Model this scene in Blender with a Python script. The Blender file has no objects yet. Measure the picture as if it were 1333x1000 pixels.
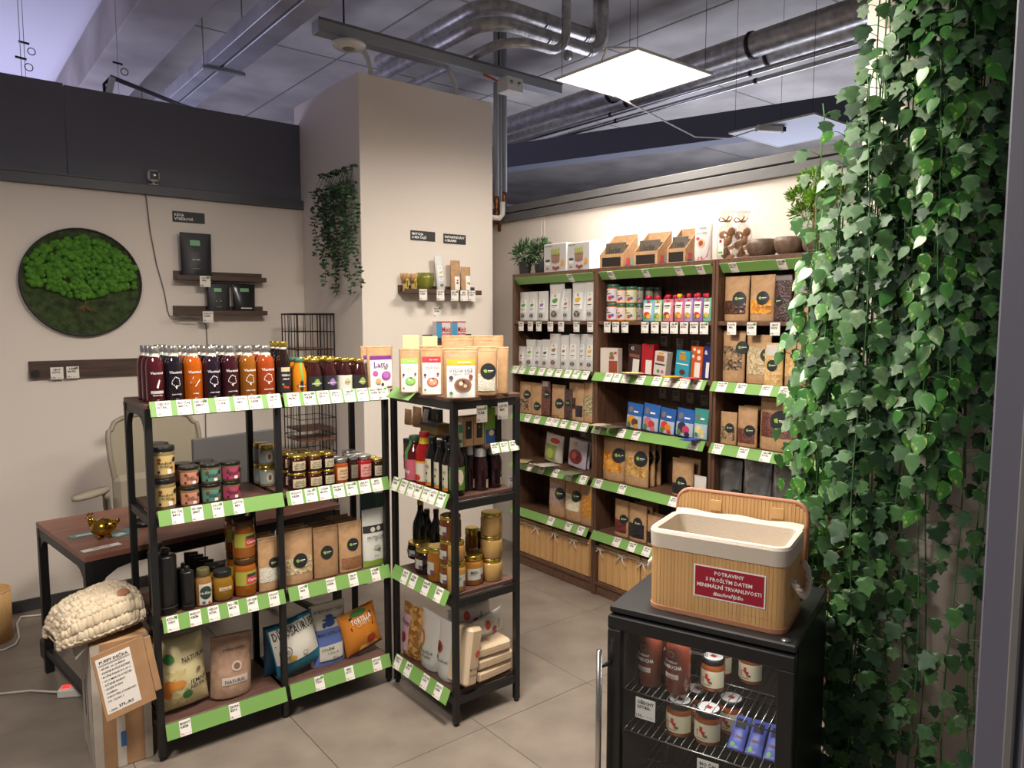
import bpy, math, random
from mathutils import Vector, Matrix, noise
random.seed(11)
S = bpy.context.scene
COL = S.collection
PI = math.pi
rad = math.radians

# ------------------------------------------------------------------ camera, world, light, exposure
FPX, CX, CY, EYE = 952.0, 666.5, 500.0, 1.7
PITCH = math.atan(84 / 952.0)
YAW = math.atan2(772, FPX / math.cos(PITCH))
FH = Vector((math.sin(YAW), math.cos(YAW), 0)); RT = Vector((math.cos(YAW), -math.sin(YAW), 0))
FW = FH * math.cos(PITCH) - Vector((0, 0, math.sin(PITCH))); UP = FH * math.sin(PITCH) + Vector((0, 0, math.cos(PITCH)))
EYEP = Vector((0, 0, EYE))
cd = bpy.data.cameras.new('camera'); cam = bpy.data.objects.new('camera', cd); COL.objects.link(cam)
cd.sensor_fit = 'HORIZONTAL'; cd.sensor_width = 36; cd.lens = 36 * FPX / 1333
cd.clip_start = .05; cd.clip_end = 60
cam.matrix_world = Matrix(((RT.x, UP.x, -FW.x, 0), (RT.y, UP.y, -FW.y, 0), (RT.z, UP.z, -FW.z, EYE), (0, 0, 0, 1)))
S.camera = cam
S.view_settings.view_transform = 'Standard'; S.view_settings.look = 'None'
S.view_settings.gamma = 1; S.view_settings.use_curve_mapping = False
S.view_settings.exposure = 0.45
W = bpy.data.worlds.new('world'); S.world = W; W.use_nodes = True
W.node_tree.nodes['Background'].inputs[0].default_value = (.74, .76, .92, 1)
W.node_tree.nodes['Background'].inputs[1].default_value = .11
PANEL_W = 46.0          # each ceiling LED panel, watts
PANEL_COL = (1.0, .912, .80)
def area(name, loc, size, watts, col, up=False, sizey=None):
    l = bpy.data.lights.new(name, 'AREA'); l.energy = watts; l.color = col; l.size = size
    if sizey: l.shape = 'RECTANGLE'; l.size_y = sizey
    if not up: l.spread = rad(168)
    o = bpy.data.objects.new(name, l); COL.objects.link(o); o.location = loc
    if up: o.rotation_euler = (PI, 0, 0)
    return o
# daylight that fills the neighbouring unit behind the left partition and the hall behind the right one
area('neighbour_daylight', (-.2, 9.0, 1.4), 4.0, 120, (.66, .66, 1.0), True)
area('hall_daylight', (7.5, 4.5, 1.2), 4.0, 165, (.78, .82, 1.0), True)

# ------------------------------------------------------------------ layout helpers: where a line of sight meets a plane of the room
def ray(px, py): return FW * FPX + RT * (px - CX) - UP * (py - CY)
def onz(px, py, z): d = ray(px, py); return EYEP + d * ((z - EYE) / d.z)
def onx(px, py, x): d = ray(px, py); return EYEP + d * (x / d.x)
def ony(px, py, y): d = ray(px, py); return EYEP + d * (y / d.y)
def proj(p):
    v = Vector(p) - EYEP; D = v.dot(FW)
    return CX + FPX * v.dot(RT) / D, CY - FPX * v.dot(UP) / D

# ------------------------------------------------------------------ materials
def lin(c): return tuple(((v / 255) / 12.92 if v / 255 <= .04045 else ((v / 255 + .055) / 1.055) ** 2.4) for v in c)
MATS = {}
def mat(name, col=None, rough=.5, metal=0, coat=0, col2=None, scale=20, stretch=(1, 1, 1), bump=0, bscale=None, emit=0, kind='noise', alpha=None, spec=.5, lo=.35, hi=.65, detail=4, sheen=0):
    if name in MATS: return MATS[name]
    m = bpy.data.materials.new(name); m.use_nodes = True; MATS[name] = m
    nt = m.node_tree; N = nt.nodes; L = nt.links; b = N['Principled BSDF']
    c = lin(col) + (1,)
    b.inputs['Base Color'].default_value = c; b.inputs['Roughness'].default_value = rough; b.inputs['Metallic'].default_value = metal
    b.inputs['Specular IOR Level'].default_value = spec
    if coat: b.inputs['Coat Weight'].default_value = coat; b.inputs['Coat Roughness'].default_value = .05
    if emit: b.inputs['Emission Color'].default_value = c; b.inputs['Emission Strength'].default_value = emit
    m.diffuse_color = c
    if col2 is not None or bump:
        tc = N.new('ShaderNodeTexCoord'); mp = N.new('ShaderNodeMapping'); mp.inputs['Scale'].default_value = stretch
        L.new(tc.outputs['Object'], mp.inputs[0])
        def tex(sc):
            if kind == 'voronoi':
                t = N.new('ShaderNodeTexVoronoi'); t.inputs['Scale'].default_value = sc
            else:
                t = N.new('ShaderNodeTexNoise'); t.inputs['Scale'].default_value = sc; t.inputs['Detail'].default_value = detail
            L.new(mp.outputs[0], t.inputs['Vector']); return t
        t = tex(scale)
        if col2 is not None:
            r = N.new('ShaderNodeValToRGB'); r.color_ramp.elements[0].position = lo; r.color_ramp.elements[1].position = hi
            r.color_ramp.elements[0].color = c; r.color_ramp.elements[1].color = lin(col2) + (1,)
            if kind == 'voronoi':
                s = N.new('ShaderNodeSeparateColor'); L.new(t.outputs['Color'], s.inputs[0]); L.new(s.outputs[0], r.inputs[0])
            else: L.new(t.outputs[0], r.inputs[0])
            L.new(r.outputs[0], b.inputs['Base Color'])
        if bump:
            t2 = t if bscale is None else tex(bscale)
            bp = N.new('ShaderNodeBump'); bp.inputs['Strength'].default_value = bump; bp.inputs['Distance'].default_value = .004
            L.new(t2.outputs[0], bp.inputs['Height']); L.new(bp.outputs[0], b.inputs['Normal'])
    if alpha is not None:
        g = N.new('ShaderNodeBsdfTransparent'); g.inputs[0].default_value = (*lin(col), 1); mx = N.new('ShaderNodeMixShader')
        fr = N.new('ShaderNodeLayerWeight'); pw = N.new('ShaderNodeMath'); pw.operation = 'POWER'; pw.inputs[1].default_value = 4
        L.new(fr.outputs['Facing'], pw.inputs[0])
        ad = N.new('ShaderNodeMath'); ad.operation = 'MULTIPLY_ADD'; ad.use_clamp = True; ad.inputs[1].default_value = .5; ad.inputs[2].default_value = alpha
        L.new(pw.outputs[0], ad.inputs[0]); L.new(ad.outputs[0], mx.inputs[0])
        L.new(g.outputs[0], mx.inputs[1]); L.new(b.outputs[0], mx.inputs[2]); L.new(mx.outputs[0], N['Material Output'].inputs[0])
    return m
mat('wall', (230, 219, 208), .85, bump=.05, scale=60)
mat('floor_tile', (140, 129, 118), .42, col2=(122, 111, 101), scale=5, bump=.04, bscale=40, detail=8)
mat('grout', (62, 57, 53), .9)
mat('dark_panel', (102, 103, 113), .5)
mat('trim_grey', (86, 87, 92), .4)
mat('trim_alu', (112, 111, 111), .5, metal=.2)
mat('skirting', (60, 58, 60), .5)
mat('concrete', (172, 166, 160), .9, col2=(142, 136, 131), scale=1.6, bump=.15, bscale=12, detail=8)
mat('white_ceiling', (205, 203, 210), .9)
mat('black_metal', (26, 26, 27), .45)
mat('black_wood', (98, 70, 60), .5, col2=(80, 55, 48), scale=6, stretch=(1, 14, 14), bump=.05)
mat('walnut', (106, 75, 56), .5, col2=(80, 55, 41), scale=5, stretch=(9, 9, .8), bump=.06)
mat('walnut_h', (112, 80, 61), .5, col2=(88, 62, 47), scale=5, stretch=(9, .8, 9), bump=.06)
mat('walnut_x', (84, 62, 50), .5, col2=(64, 45, 36), scale=5, stretch=(.8, 9, 9), bump=.06)
mat('desk_wood', (148, 102, 86), .45, col2=(128, 84, 70), scale=5, stretch=(1, 8, 8), bump=.04)
mat('galv', (200, 202, 208), .36, metal=.45, col2=(176, 178, 186), scale=4)
mat('foil', (206, 202, 196), .36, metal=.6, col2=(168, 164, 160), scale=18, bump=.7, bscale=26)
mat('tray_grey', (160, 162, 164), .5, metal=.2)
mat('beam_dark', (92, 94, 106), .7)
mat('plastic_white', (226, 222, 212), .45)
mat('paper', (236, 230, 222), .7)
mat('ink', (38, 36, 36), .7)
mat('red_ink', (170, 50, 45), .7)
mat('grey_ink', (140, 135, 130), .7)
mat('white', (240, 238, 234), .5)
mat('green_rail', (120, 163, 86), .45)
mat('tag_green', (96, 170, 62), .5)
mat('kraft', (190, 152, 112), .7, col2=(176, 137, 98), scale=40, bump=.22, bscale=14)
mat('kraft_d', (172, 134, 98), .7, col2=(158, 120, 84), scale=40, bump=.22, bscale=14)
mat('cardboard', (178, 138, 100), .8, col2=(160, 122, 86), scale=9, bump=.1)
mat('silver_bag', (226, 225, 222), .34, metal=.3, bump=.7, scale=13)
mat('silver_foil', (176, 176, 176), .25, metal=.8, col2=(120, 120, 120), scale=14, bump=.8, bscale=18)
mat('sticker', (34, 38, 38), .5)
mat('leaf_logo', (146, 178, 76), .5)
mat('led', (255, 248, 238), .5, emit=9)
mat('panel_off', (196, 198, 210), .5)
mat('gold', (190, 150, 60), .18, metal=1)
mat('gold_lid', (206, 178, 82), .25, metal=.9)
mat('silver_lid', (190, 188, 184), .28, metal=.9)
mat('black_lid', (30, 29, 29), .3)
mat('white_lid', (214, 212, 208), .35)
mat('green_lid', (60, 104, 84), .35)
mat('clear_glass', (196, 196, 188), .05, coat=.5)
mat('pane', (250, 252, 253), .02, metal=1, alpha=.025)
mat('clear_film', (240, 240, 240), .12, metal=.6, alpha=.1)
mat('red_sign', (158, 22, 46), .5)
mat('bamboo', (214, 170, 114), .5, col2=(205, 160, 104), scale=9, stretch=(14, 14, .7), bump=.1)
mat('bamboo_b', (208, 163, 108), .5, col2=(198, 152, 97), scale=9, stretch=(14, 14, .7), bump=.1)
mat('bamboo_c', (218, 176, 121), .5, col2=(209, 166, 110), scale=9, stretch=(14, 14, .7), bump=.1)
mat('basket_edge', (176, 122, 92), .7, bump=.2, scale=120)
mat('linen', (212, 200, 184), .9, bump=.25, scale=220)
mat('rope', (226, 216, 200), .9, bump=.3, scale=90)
mat('knit', (214, 198, 172), .95, col2=(200, 182, 154), scale=30, bump=.2, bscale=120)
mat('chair_mesh', (160, 150, 130), .85, bump=.25, scale=300)
mat('chair_pad', (152, 142, 124), .8)
mat('chair_frame', (148, 139, 122), .5)
mat('fridge_black', (24, 24, 26), .28)
mat('fridge_top', (34, 34, 36), .35, bump=.05, scale=120)
mat('steel', (186, 184, 180), .25, metal=.95)
mat('frame_grey', (92, 92, 106), .55)
mat('column', (232, 220, 208), .8, col2=(216, 202, 190), scale=4, bump=.1)
mat('bowl', (122, 98, 80), .55, col2=(90, 72, 60), scale=30, bump=.5, bscale=40)
mat('moss', (92, 146, 46), .95, col2=(66, 116, 32), scale=30, bump=.9, bscale=60)
mat('moss_dark', (68, 84, 46), .98, col2=(40, 52, 28), scale=26, bump=.9, bscale=60)
mat('root', (112, 86, 52), .9)
mat('cable_black', (30, 30, 30), .5)
mat('cable_white', (216, 208, 196), .5)
mat('vine_stem', (70, 118, 62), .6)
for i, (a, b_) in enumerate([((48, 88, 42), (38, 72, 37)), ((59, 103, 48), (47, 86, 40)), ((38, 75, 43), (30, 59, 35)), ((74, 116, 57), (54, 92, 46)), ((102, 126, 90), (68, 100, 62))]):
    mat('ivy%d' % i, a, .55, col2=b_, scale=3)
mat('pothos0', (62, 116, 46), .38, col2=(168, 182, 88), scale=2.2, lo=.54, hi=.66, detail=1)
mat('pothos1', (52, 104, 42), .38, col2=(140, 162, 78), scale=2.6, lo=.6, hi=.72, detail=1)
mat('plant_dark', (52, 78, 50), .6, col2=(38, 60, 40), scale=40)
mat('plant_lite', (92, 122, 76), .6, col2=(66, 98, 58), scale=40)
mat('pine', (150, 198, 56), .7, col2=(112, 166, 42), scale=40)
mat('pine_dark', (98, 130, 50), .7, col2=(68, 98, 38), scale=40)
mat('pot_dark', (58, 60, 64), .6)

def cmat(col, rough=.07, coat=.3):            # coloured contents seen through glossy glass
    return mat('glass_%d_%d_%d' % col, col, rough, coat=coat)
def pmat(col, rough=.45):                      # plain print / plastic
    return mat('print_%d_%d_%d' % col, col, rough)
def gmat(name, a, b, scale=110):               # grains, nuts, flakes behind a clear window
    return mat('grain_' + name, a, .35, col2=b, scale=scale, kind='voronoi', bump=.8, lo=.2, hi=.8)

# ------------------------------------------------------------------ mesh builder
TXC = {}
def txt(s, bold=0.0):
    k = (s, bold)
    if k in TXC: return TXC[k]
    c = bpy.data.curves.new('t', 'FONT'); c.body = s; c.size = 1; c.resolution_u = 1; c.align_x = 'CENTER'; c.offset = bold
    o = bpy.data.objects.new('t', c); COL.objects.link(o)
    me = o.to_mesh()
    V = [(v.co.x, v.co.y) for v in me.vertices]; F = [tuple(p.vertices) for p in me.polygons]
    o.to_mesh_clear(); bpy.data.objects.remove(o); bpy.data.curves.remove(c)
    w = (max(v[0] for v in V) - min(v[0] for v in V)) if V else 0
    TXC[k] = (V, F, w); return TXC[k]

class MB:
    def __init__(s): s.v = []; s.f = []; s.mi = []; s.sm = []; s.mats = []; s.M = None
    def midx(s, m):
        m = MATS[m] if isinstance(m, str) else m
        if m not in s.mats: s.mats.append(m)
        return s.mats.index(m)
    def add(s, V, F, m, smooth=False):
        n = len(s.v); i = s.midx(m)
        if s.M is not None: V = [tuple(s.M @ Vector(p)) for p in V]
        s.v += V
        for f in F: s.f.append(tuple(n + a for a in f)); s.mi.append(i); s.sm.append(smooth)
        return s
    def box(s, x0, x1, y0, y1, z0, z1, m, bev=0):
        if bev <= 0:
            V = [(x, y, z) for z in (z0, z1) for y in (y0, y1) for x in (x0, x1)]
            return s.add(V, [(0, 2, 3, 1), (4, 5, 7, 6), (0, 1, 5, 4), (1, 3, 7, 5), (3, 2, 6, 7), (2, 0, 4, 6)], m)
        b = bev; V = []; ix = {}
        for i, x in ((0, x0), (1, x1)):
            for j, y in ((0, y0), (1, y1)):
                for k, z in ((0, z0), (1, z1)):
                    dx, dy, dz = (b if i == 0 else -b), (b if j == 0 else -b), (b if k == 0 else -b)
                    for a, p in enumerate(((x, y + dy, z + dz), (x + dx, y, z + dz), (x + dx, y + dy, z))):
                        ix[i, j, k, a] = len(V); V.append(p)
        F = []
        for a in range(3):
            o = [q for q in range(3) if q != a]
            for e in (0, 1):
                cs = []
                for u, w in ((0, 0), (1, 0), (1, 1), (0, 1)):
                    c = [0, 0, 0]; c[a] = e; c[o[0]] = u; c[o[1]] = w; cs.append(ix[c[0], c[1], c[2], a])
                F.append(tuple(cs))
            for u in (0, 1):
                for w in (0, 1):
                    c0 = [0, 0, 0]; c1 = [0, 0, 0]; c0[o[0]] = c1[o[0]] = u; c0[o[1]] = c1[o[1]] = w; c0[a] = 0; c1[a] = 1
                    F.append((ix[(*c0, o[0])], ix[(*c0, o[1])], ix[(*c1, o[1])], ix[(*c1, o[0])]))
        for i in (0, 1):
            for j in (0, 1):
                for k in (0, 1): F.append((ix[i, j, k, 0], ix[i, j, k, 1], ix[i, j, k, 2]))
        return s.add(V, F, m)
    def lathe(s, prof, m, seg=20, c=(0, 0, 0), smooth=True, split=None):
        V = []; n = len(prof)
        for r, z in prof:
            for k in range(seg):
                a = 2 * PI * k / seg; V.append((c[0] + r * math.cos(a), c[1] + r * math.sin(a), c[2] + z))
        for i in range(n - 1):
            mm = m if split is None or prof[i][1] < split[0] - 1e-6 else split[1]
            F = [(i * seg + k, i * seg + (k + 1) % seg, (i + 1) * seg + (k + 1) % seg, (i + 1) * seg + k) for k in range(seg)]
            s._addf(V if i == 0 else None, F, mm, smooth)
        if prof[0][0] > 1e-4: s._addf(None, [tuple(range(seg - 1, -1, -1))], m, False)
        if prof[-1][0] > 1e-4: s._addf(None, [tuple((n - 1) * seg + k for k in range(seg))], m if split is None else split[1], False)
        return s
    def _addf(s, V, F, m, smooth):
        if V is not None:
            s._base = len(s.v)
            if s.M is not None: V = [tuple(s.M @ Vector(p)) for p in V]
            s.v += V
        i = s.midx(m)
        for f in F: s.f.append(tuple(s._base + a for a in f)); s.mi.append(i); s.sm.append(smooth)
    def tube(s, pts, r, m, seg=8, smooth=True, caps=True):
        P = [Vector(p) for p in pts]; V = []; n = len(P)
        up = Vector((0, 0, 1)); pu = None
        for i, p in enumerate(P):
            t = (P[min(i + 1, n - 1)] - P[max(i - 1, 0)]).normalized()
            if pu is None: pu = t.orthogonal().normalized()
            u = (pu - t * pu.dot(t))
            u = u.normalized() if u.length > 1e-6 else t.orthogonal().normalized()
            w = t.cross(u); pu = u
            rr = r[i] if isinstance(r, (list, tuple)) else r
            for k in range(seg):
                a = 2 * PI * k / seg; V.append(tuple(p + u * (rr * math.cos(a)) + w * (rr * math.sin(a))))
        F = [(i * seg + k, i * seg + (k + 1) % seg, (i + 1) * seg + (k + 1) % seg, (i + 1) * seg + k) for i in range(n - 1) for k in range(seg)]
        if caps: F += [tuple(range(seg - 1, -1, -1)), tuple((n - 1) * seg + k for k in range(seg))]
        return s.add(V, F, m, smooth)
    def bar(s, a, b, w, m, h=None):           # square bar between two points
        a = Vector(a); b = Vector(b); t = (b - a).normalized(); h = h or w
        u = Vector((0, 0, 1)).cross(t)
        u = u.normalized() if u.length > 1e-4 else Vector((1, 0, 0)); q = t.cross(u)
        V = [tuple(p + u * (i * w / 2) + q * (j * h / 2)) for p in (a, b) for i, j in ((-1, -1), (1, -1), (1, 1), (-1, 1))]
        return s.add(V, [(0, 1, 2, 3)[::-1], (4, 5, 6, 7), (0, 1, 5, 4), (1, 2, 6, 5), (2, 3, 7, 6), (3, 0, 4, 7)], m)
    def prism(s, poly, y0, y1, m):            # polygon in x,z pushed along y
        n = len(poly); V = [(x, y0, z) for x, z in poly] + [(x, y1, z) for x, z in poly]
        return s.add(V, [tuple(range(n)), tuple(range(2 * n - 1, n - 1, -1))] + [(i, i + n, (i + 1) % n + n, (i + 1) % n) for i in range(n)], m)
    def patch(s, x0, x1, z0, z1, fn, m, nu=6, nv=5, smooth=True):
        V = [fn(x0 + (x1 - x0) * i / nu, z0 + (z1 - z0) * j / nv) for j in range(nv + 1) for i in range(nu + 1)]
        F = [(j * (nu + 1) + i, j * (nu + 1) + i + 1, (j + 1) * (nu + 1) + i + 1, (j + 1) * (nu + 1) + i) for j in range(nv) for i in range(nu)]
        return s.add(V, F, m, smooth)
    def disc(s, cx, cz, rx, rz, fn, m, seg=18, rings=3):
        V = [fn(cx, cz)]
        for q in range(1, rings + 1):
            for k in range(seg):
                a = 2 * PI * k / seg; V.append(fn(cx + rx * q / rings * math.cos(a), cz + rz * q / rings * math.sin(a)))
        F = [(0, 1 + k, 1 + (k + 1) % seg) for k in range(seg)]
        for q in range(rings - 1):
            F += [(1 + q * seg + k, 1 + (q + 1) * seg + k, 1 + (q + 1) * seg + (k + 1) % seg, 1 + q * seg + (k + 1) % seg) for k in range(seg)]
        return s.add(V, F, m, True)
    def poly2(s, pts, fn, m):
        return s.add([fn(x, z) for x, z in pts], [tuple(range(len(pts)))], m)
    def text(s, st, m, cx, cz, size, fn, maxw=None, bold=0.012):
        V, F, w = txt(st, bold)
        if not F: return s
        k = size / .72
        sx = k
        if maxw and w * k > maxw: sx = maxw / w
        return s.add([fn(cx + x * sx, cz + (y - .36) * k) for x, y in V], F, m)
    def mesh(s, name):
        me = bpy.data.meshes.new(name); me.from_pydata(s.v, [], s.f)
        for m in s.mats: me.materials.append(m)
        me.polygons.foreach_set('material_index', s.mi); me.polygons.foreach_set('use_smooth', s.sm); me.update()
        return me

def link(o): COL.objects.link(o); return o
def obj(name, mb, parent=None, loc=None, rot=None, kind=None):
    me = mb.mesh(name) if isinstance(mb, MB) else mb
    o = link(bpy.data.objects.new(name, me))
    if parent: o.parent = parent
    if loc is not None: o.location = loc
    if rot is not None: o.rotation_euler = rot
    if kind: o['kind'] = kind
    return o
LABELS = {}
def tag(o, label, cat, group=None):
    o['label'] = label; o['category'] = cat
    if group: o['group'] = group
    return o
def thing(name, label, cat, loc=(0, 0, 0), rz=0, group=None, rot=None):
    o = link(bpy.data.objects.new(name, None)); o.empty_display_size = .05
    o.location = loc; o.rotation_euler = rot if rot else (0, 0, rz)
    return tag(o, label, cat, group)
def solo(name, mb, label, cat, loc=(0, 0, 0), rz=0, group=None, rot=None):
    return tag(obj(name, mb, None, loc, rot if rot else (0, 0, rz)), label, cat, group)
def struct(name, mb, parent=None, loc=None, rot=None):
    o = obj(name, mb, parent, loc, rot)
    if parent is None: o['kind'] = 'structure'
    return o
def flat(y=0.0, dy=0): return lambda x, z: (x, y + dy, z)
ORD = ['first', 'second', 'third', 'fourth', 'fifth', 'sixth', 'seventh', 'eighth', 'ninth', 'tenth', 'eleventh', 'twelfth', 'thirteenth', 'fourteenth', 'fifteenth', 'sixteenth']
def rbox(name, x0, x1, y0, y1, z0, z1, m, parent=None, bev=0): return obj(name, MB().box(x0, x1, y0, y1, z0, z1, m, bev), parent)

# ================================================================== THE ROOM
# floor: concrete-look tiles 60 x 60 cm with narrow joints
fl = MB().box(-3.0, 12.5, -3.0, 12.5, -.12, -.004, 'grout'); floor = struct('floor', fl)
tile = MB().box(.0012, .5988, .0012, .5988, -.02, 0, 'floor_tile', .0008).mesh('tile')
for i in range(-4, 5):
    for j in range(-3, 6):
        obj('tile', tile, floor, (1.147 + .6 * i, 2.345 + .6 * j, 0))
rest = MB()
for i in range(-7, 19):
    for j in range(-9, 17):
        if -4 <= i < 5 and -3 <= j < 6: continue
        x, y = 1.147 + .6 * i, 2.345 + .6 * j
        rest.box(x + .0012, x + .5988, y + .0012, y + .5988, -.02, 0, 'floor_tile')
o = obj('tile_field', rest, floor); o['kind'] = 'stuff'

# left wall with the dark upper panels
YL, XR = 5.015, 3.45
wl = struct('wall_left', MB().box(-3, XR + .1, YL, YL + .12, 0, 2.468, 'wall'))
xj = ony(85, 150, YL - .01).x
for a, b in ((-3, xj - .002), (xj + .002, 2.147)):
    obj('dark_panel', MB().box(a, b, YL + .012, YL + .05, 2.53, 3.054 if a > 0 else 3.062, 'dark_panel', .002), wl)
struct('trim_1', MB().box(-3, 2.16, YL - .03, YL + .1, 2.468, 2.53, 'trim_grey', .003))
struct('trim_2', MB().box(-3, 1.0, YL - .034, YL - .005, 2.5302, 2.537, 'trim_alu'))
struct('baseboard_left', MB().box(-3, 2.147, YL - .014, YL, 0, .07, 'skirting', .003))
# right wall behind the cabinets, capped by a metal rail with a groove
struct('wall_right', MB().box(XR, XR + .1, -3, YL, 0, 2.42, 'wall'))
struct('trim_3', MB().box(XR - .02, XR + .12, -3, YL, 2.42, 2.478, 'trim_alu', .003))
struct('trim_4', MB().box(XR - .008, XR + .12, -3, YL, 2.478, 2.486, 'black_metal'))
struct('trim_5', MB().box(XR - .02, XR + .12, -3, YL, 2.486, 2.535, 'trim_alu', .003))
for dy in (0, .035):
    struct('trim_6' if dy == 0 else 'trim_7', MB().box(XR - .003, XR, 3.905 + dy, 3.911 + dy, 2.0, 2.42, 'column'))
# pillar in the corner
struct('wall_pillar', MB().box(2.147, 3.17, 4.139, YL + .1, 0, 3.194, 'wall', .003))
# ceilings, outer shell of the building
struct('ceiling', MB().box(1.75, 12.5, -3, 12.5, 4.15, 4.35, 'concrete'))
struct('ceiling_neighbour', MB().box(-3, 1.75, -3, 12.5, 4.1, 4.35, 'white_ceiling'))
struct('wall_far', MB().box(-3, 12.5, 12.4, 12.5, 0, 4.35, 'white_ceiling'))
struct('wall_hall', MB().box(12.4, 12.5, -3, 12.4, 0, 4.35, 'concrete'))
struct('wall_side', MB().box(-3.1, -3, 5.0, 12.5, 0, 4.35, 'wall'))
mat('joint', (116, 112, 108), .9); cj = MB()
for x in (3.2, 5.0, 6.8): cj.box(x, x + .015, -3, 12.4, 4.146, 4.151, 'joint')
for y in (1.2, 3.0, 4.8, 6.6): cj.box(1.75, 12.4, y, y + .015, 4.1465, 4.1515, 'joint')
struct('trim_8', cj)
# grey door frame close on the right
d = ray(1299, 416); d = d / math.hypot(d.x, d.y); fx, fy = d.x * 1.55, d.y * 1.55
fr = struct('door_1', MB().box(fx, fx + .09, fy - .42, fy, 0, 4.1, 'frame_grey', .004))
d2 = onx(1327, 620, fx - .012)
obj('glazing_bead', MB().box(fx - .014, fx + .002, d2.y - .016, d2.y, 0, 4.1, 'trim_alu', .003), fr)
obj('glazing_bead', MB().box(fx - .02, fx + .002, d2.y - .34, d2.y - .03, 0, 4.1, 'trim_alu', .003), fr)
# round column
CC = Vector((2.525, .957, 0)); CR = .248
struct('wall_column', MB().lathe([(CR, 0), (CR, 4.15)], 'column', 48, CC))

# ------------------------------------------------------------------ ceiling lamps
def led_panel(x0, y0, z, on, label, watts=PANEL_W, s=.6):
    t = thing('led_panel', label, 'ceiling lamp', (x0 + s / 2, y0 + s / 2, z))
    h = s / 2
    f = MB()
    for a in ((-h, h, -h, -h + .012), (-h, h, h - .012, h), (-h, -h + .012, -h + .012, h - .012), (h - .012, h, -h + .012, h - .012)):
        f.box(*a, 0, .012, 'plastic_white')
    f.box(-h + .012, h - .012, -h + .012, h - .012, .006, .012, 'plastic_white')
    obj('frame', f, t)
    obj('diffuser', MB().box(-h + .012, h - .012, -h + .012, h - .012, .002, .006, 'led' if on else 'panel_off'), t)
    for sx in (-1, 1):
        for sy in (-1, 1):
            obj('suspension_wire', MB().tube([(sx * h * .9, sy * h * .9, .012), (sx * h * .9, sy * h * .9, 4.15 - z)], .0015, 'cable_black', 5), t)
    if on:
        l = area('panel_light', (x0 + h, y0 + h, z - .004), s - .05, watts, PANEL_COL)
    return t
led_panel(2.77, 2.463, 3.0, True, 'bright square LED panel hanging over the wall cabinets', 17)
led_panel(1.15, 1.6, 3.0, True, 'bright square LED panel hanging above the aisle, just out of view', 56)
led_panel(-.9, 1.1, 3.0, True, 'bright square LED panel hanging above the entrance, out of view', 44)
led_panel(4.5, 2.51, 3.0, False, 'unlit square LED panel hanging beyond the right wall', s=.64)
dp = onz(1001, 172, 2.958)
t = thing('panel_driver', 'small white lamp driver box fixed under the unlit panel', 'driver box', (dp.x, dp.y, 2.9595), rad(-28))
obj('case', MB().box(-.09, .09, -.025, .025, 0, .04, 'plastic_white', .004), t)
obj('end_cap', MB().box(.09, .115, -.02, .02, .004, .036, 'black_metal'), t)
solo('driver_cable', MB().tube([(2.79, 2.475, 3.013), (2.7, 2.6, 3.03), (2.95, 2.95, 2.99)] + [tuple(onz(px, py, 2.97)) for px, py in ((905, 178), (950, 180))] + [(dp.x - .06, dp.y + .03, 2.98), (dp.x, dp.y, 2.98)], .005, 'cable_white', 6), 'pale cable strung from bright panel towards the unlit panel', 'cable')

# ------------------------------------------------------------------ ceiling services
# wide twin air duct over the left partition
t = thing('air_duct', 'twin galvanised air duct running over the left partition', 'duct', (1.69, 7.6, 3.5))
for k, (a, b) in enumerate(((0, .085), (.105, .24))):
    for y0, y1 in ((-4.6, -2.0), (-1.995, -.9), (-.895, 4.6)):
        obj('duct_section', MB().box(a, b, y0, y1, 0, .1, 'galv', .003), t)
obj('centre_rail', MB().box(.085, .105, -4.6, 4.6, .01, .09, 'trim_grey'), t)
for y in (-2.05, -4.0, 1.0):
    hg = obj('hanger', MB().box(-.03, .27, y - .02, y + .02, -.022, 0, 'tray_grey', .002), t)
    for x in (-.02, .262): obj('threaded_rod', MB().tube([(x, y, -.03), (x, y, .65)], .005, 'steel', 6), hg)
solo('boxed_bulkhead', MB().box(1.2, 1.6, 4.2, 12.3, 3.72, 4.09, 'concrete', .01), 'broad grey boxed trunking beside the galvanised duct', 'bulkhead')  # boxed drop of the ceiling; its grey mimics the shade band there
# cable tray over the pillar with its access point
t = thing('cable_tray', 'grey metal cable tray crossing above the pillar', 'cable tray', (1.95, 4.3, 3.42))
obj('channel', MB().box(0, 1.98, -.05, .05, 0, .075, 'tray_grey', .004), t)
obj('flange', MB().box(0, 1.98, -.054, -.05, .066, .08, 'trim_alu'), t)
for x in (.19, 1.4): obj('threaded_rod', MB().tube([(x, 0, .075), (x, 0, .73)], .006, 'black_metal', 6), t)
t = thing('access_point', 'round white ceiling access point under the cable tray', 'access point', (2.12, 4.2, 3.335))
obj('disc', MB().lathe([(.0, 0), (.075, .002), (.1, .014), (.104, .026), (.09, .036), (0, .036)], 'plastic_white', 32), t)
obj('ring', MB().lathe([(.03, -.001), (.034, -.002), (.038, .001)], 'grey_ink', 24), t)
obj('bracket', MB().bar((0, 0, .036), (.02, .08, .085), .03, 'black_metal'), t)
for px, lab in ((478, 'white flexible conduit nearest the access point, dropping into pillar'), (590, 'white flexible conduit dropping into pillar right of the access point')):
    p = ony(px, 95, 4.27)
    solo('flexible_conduit', MB().tube([(p.x - .03, 4.3, 3.42), (p.x + .02, 4.29, 3.33), (p.x + .03, 4.28, 3.26), (p.x, 4.27, 3.195)], .016, 'plastic_white', 10), lab, 'conduit', group='conduits above the pillar')
t = thing('junction_box', 'pale junction box with orange lead under cable tray', 'junction box', (3.36, 4.18, 3.3))
obj('box', MB().box(-.075, .075, -.06, .06, 0, .1, 'plastic_white', .006), t)
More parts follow.
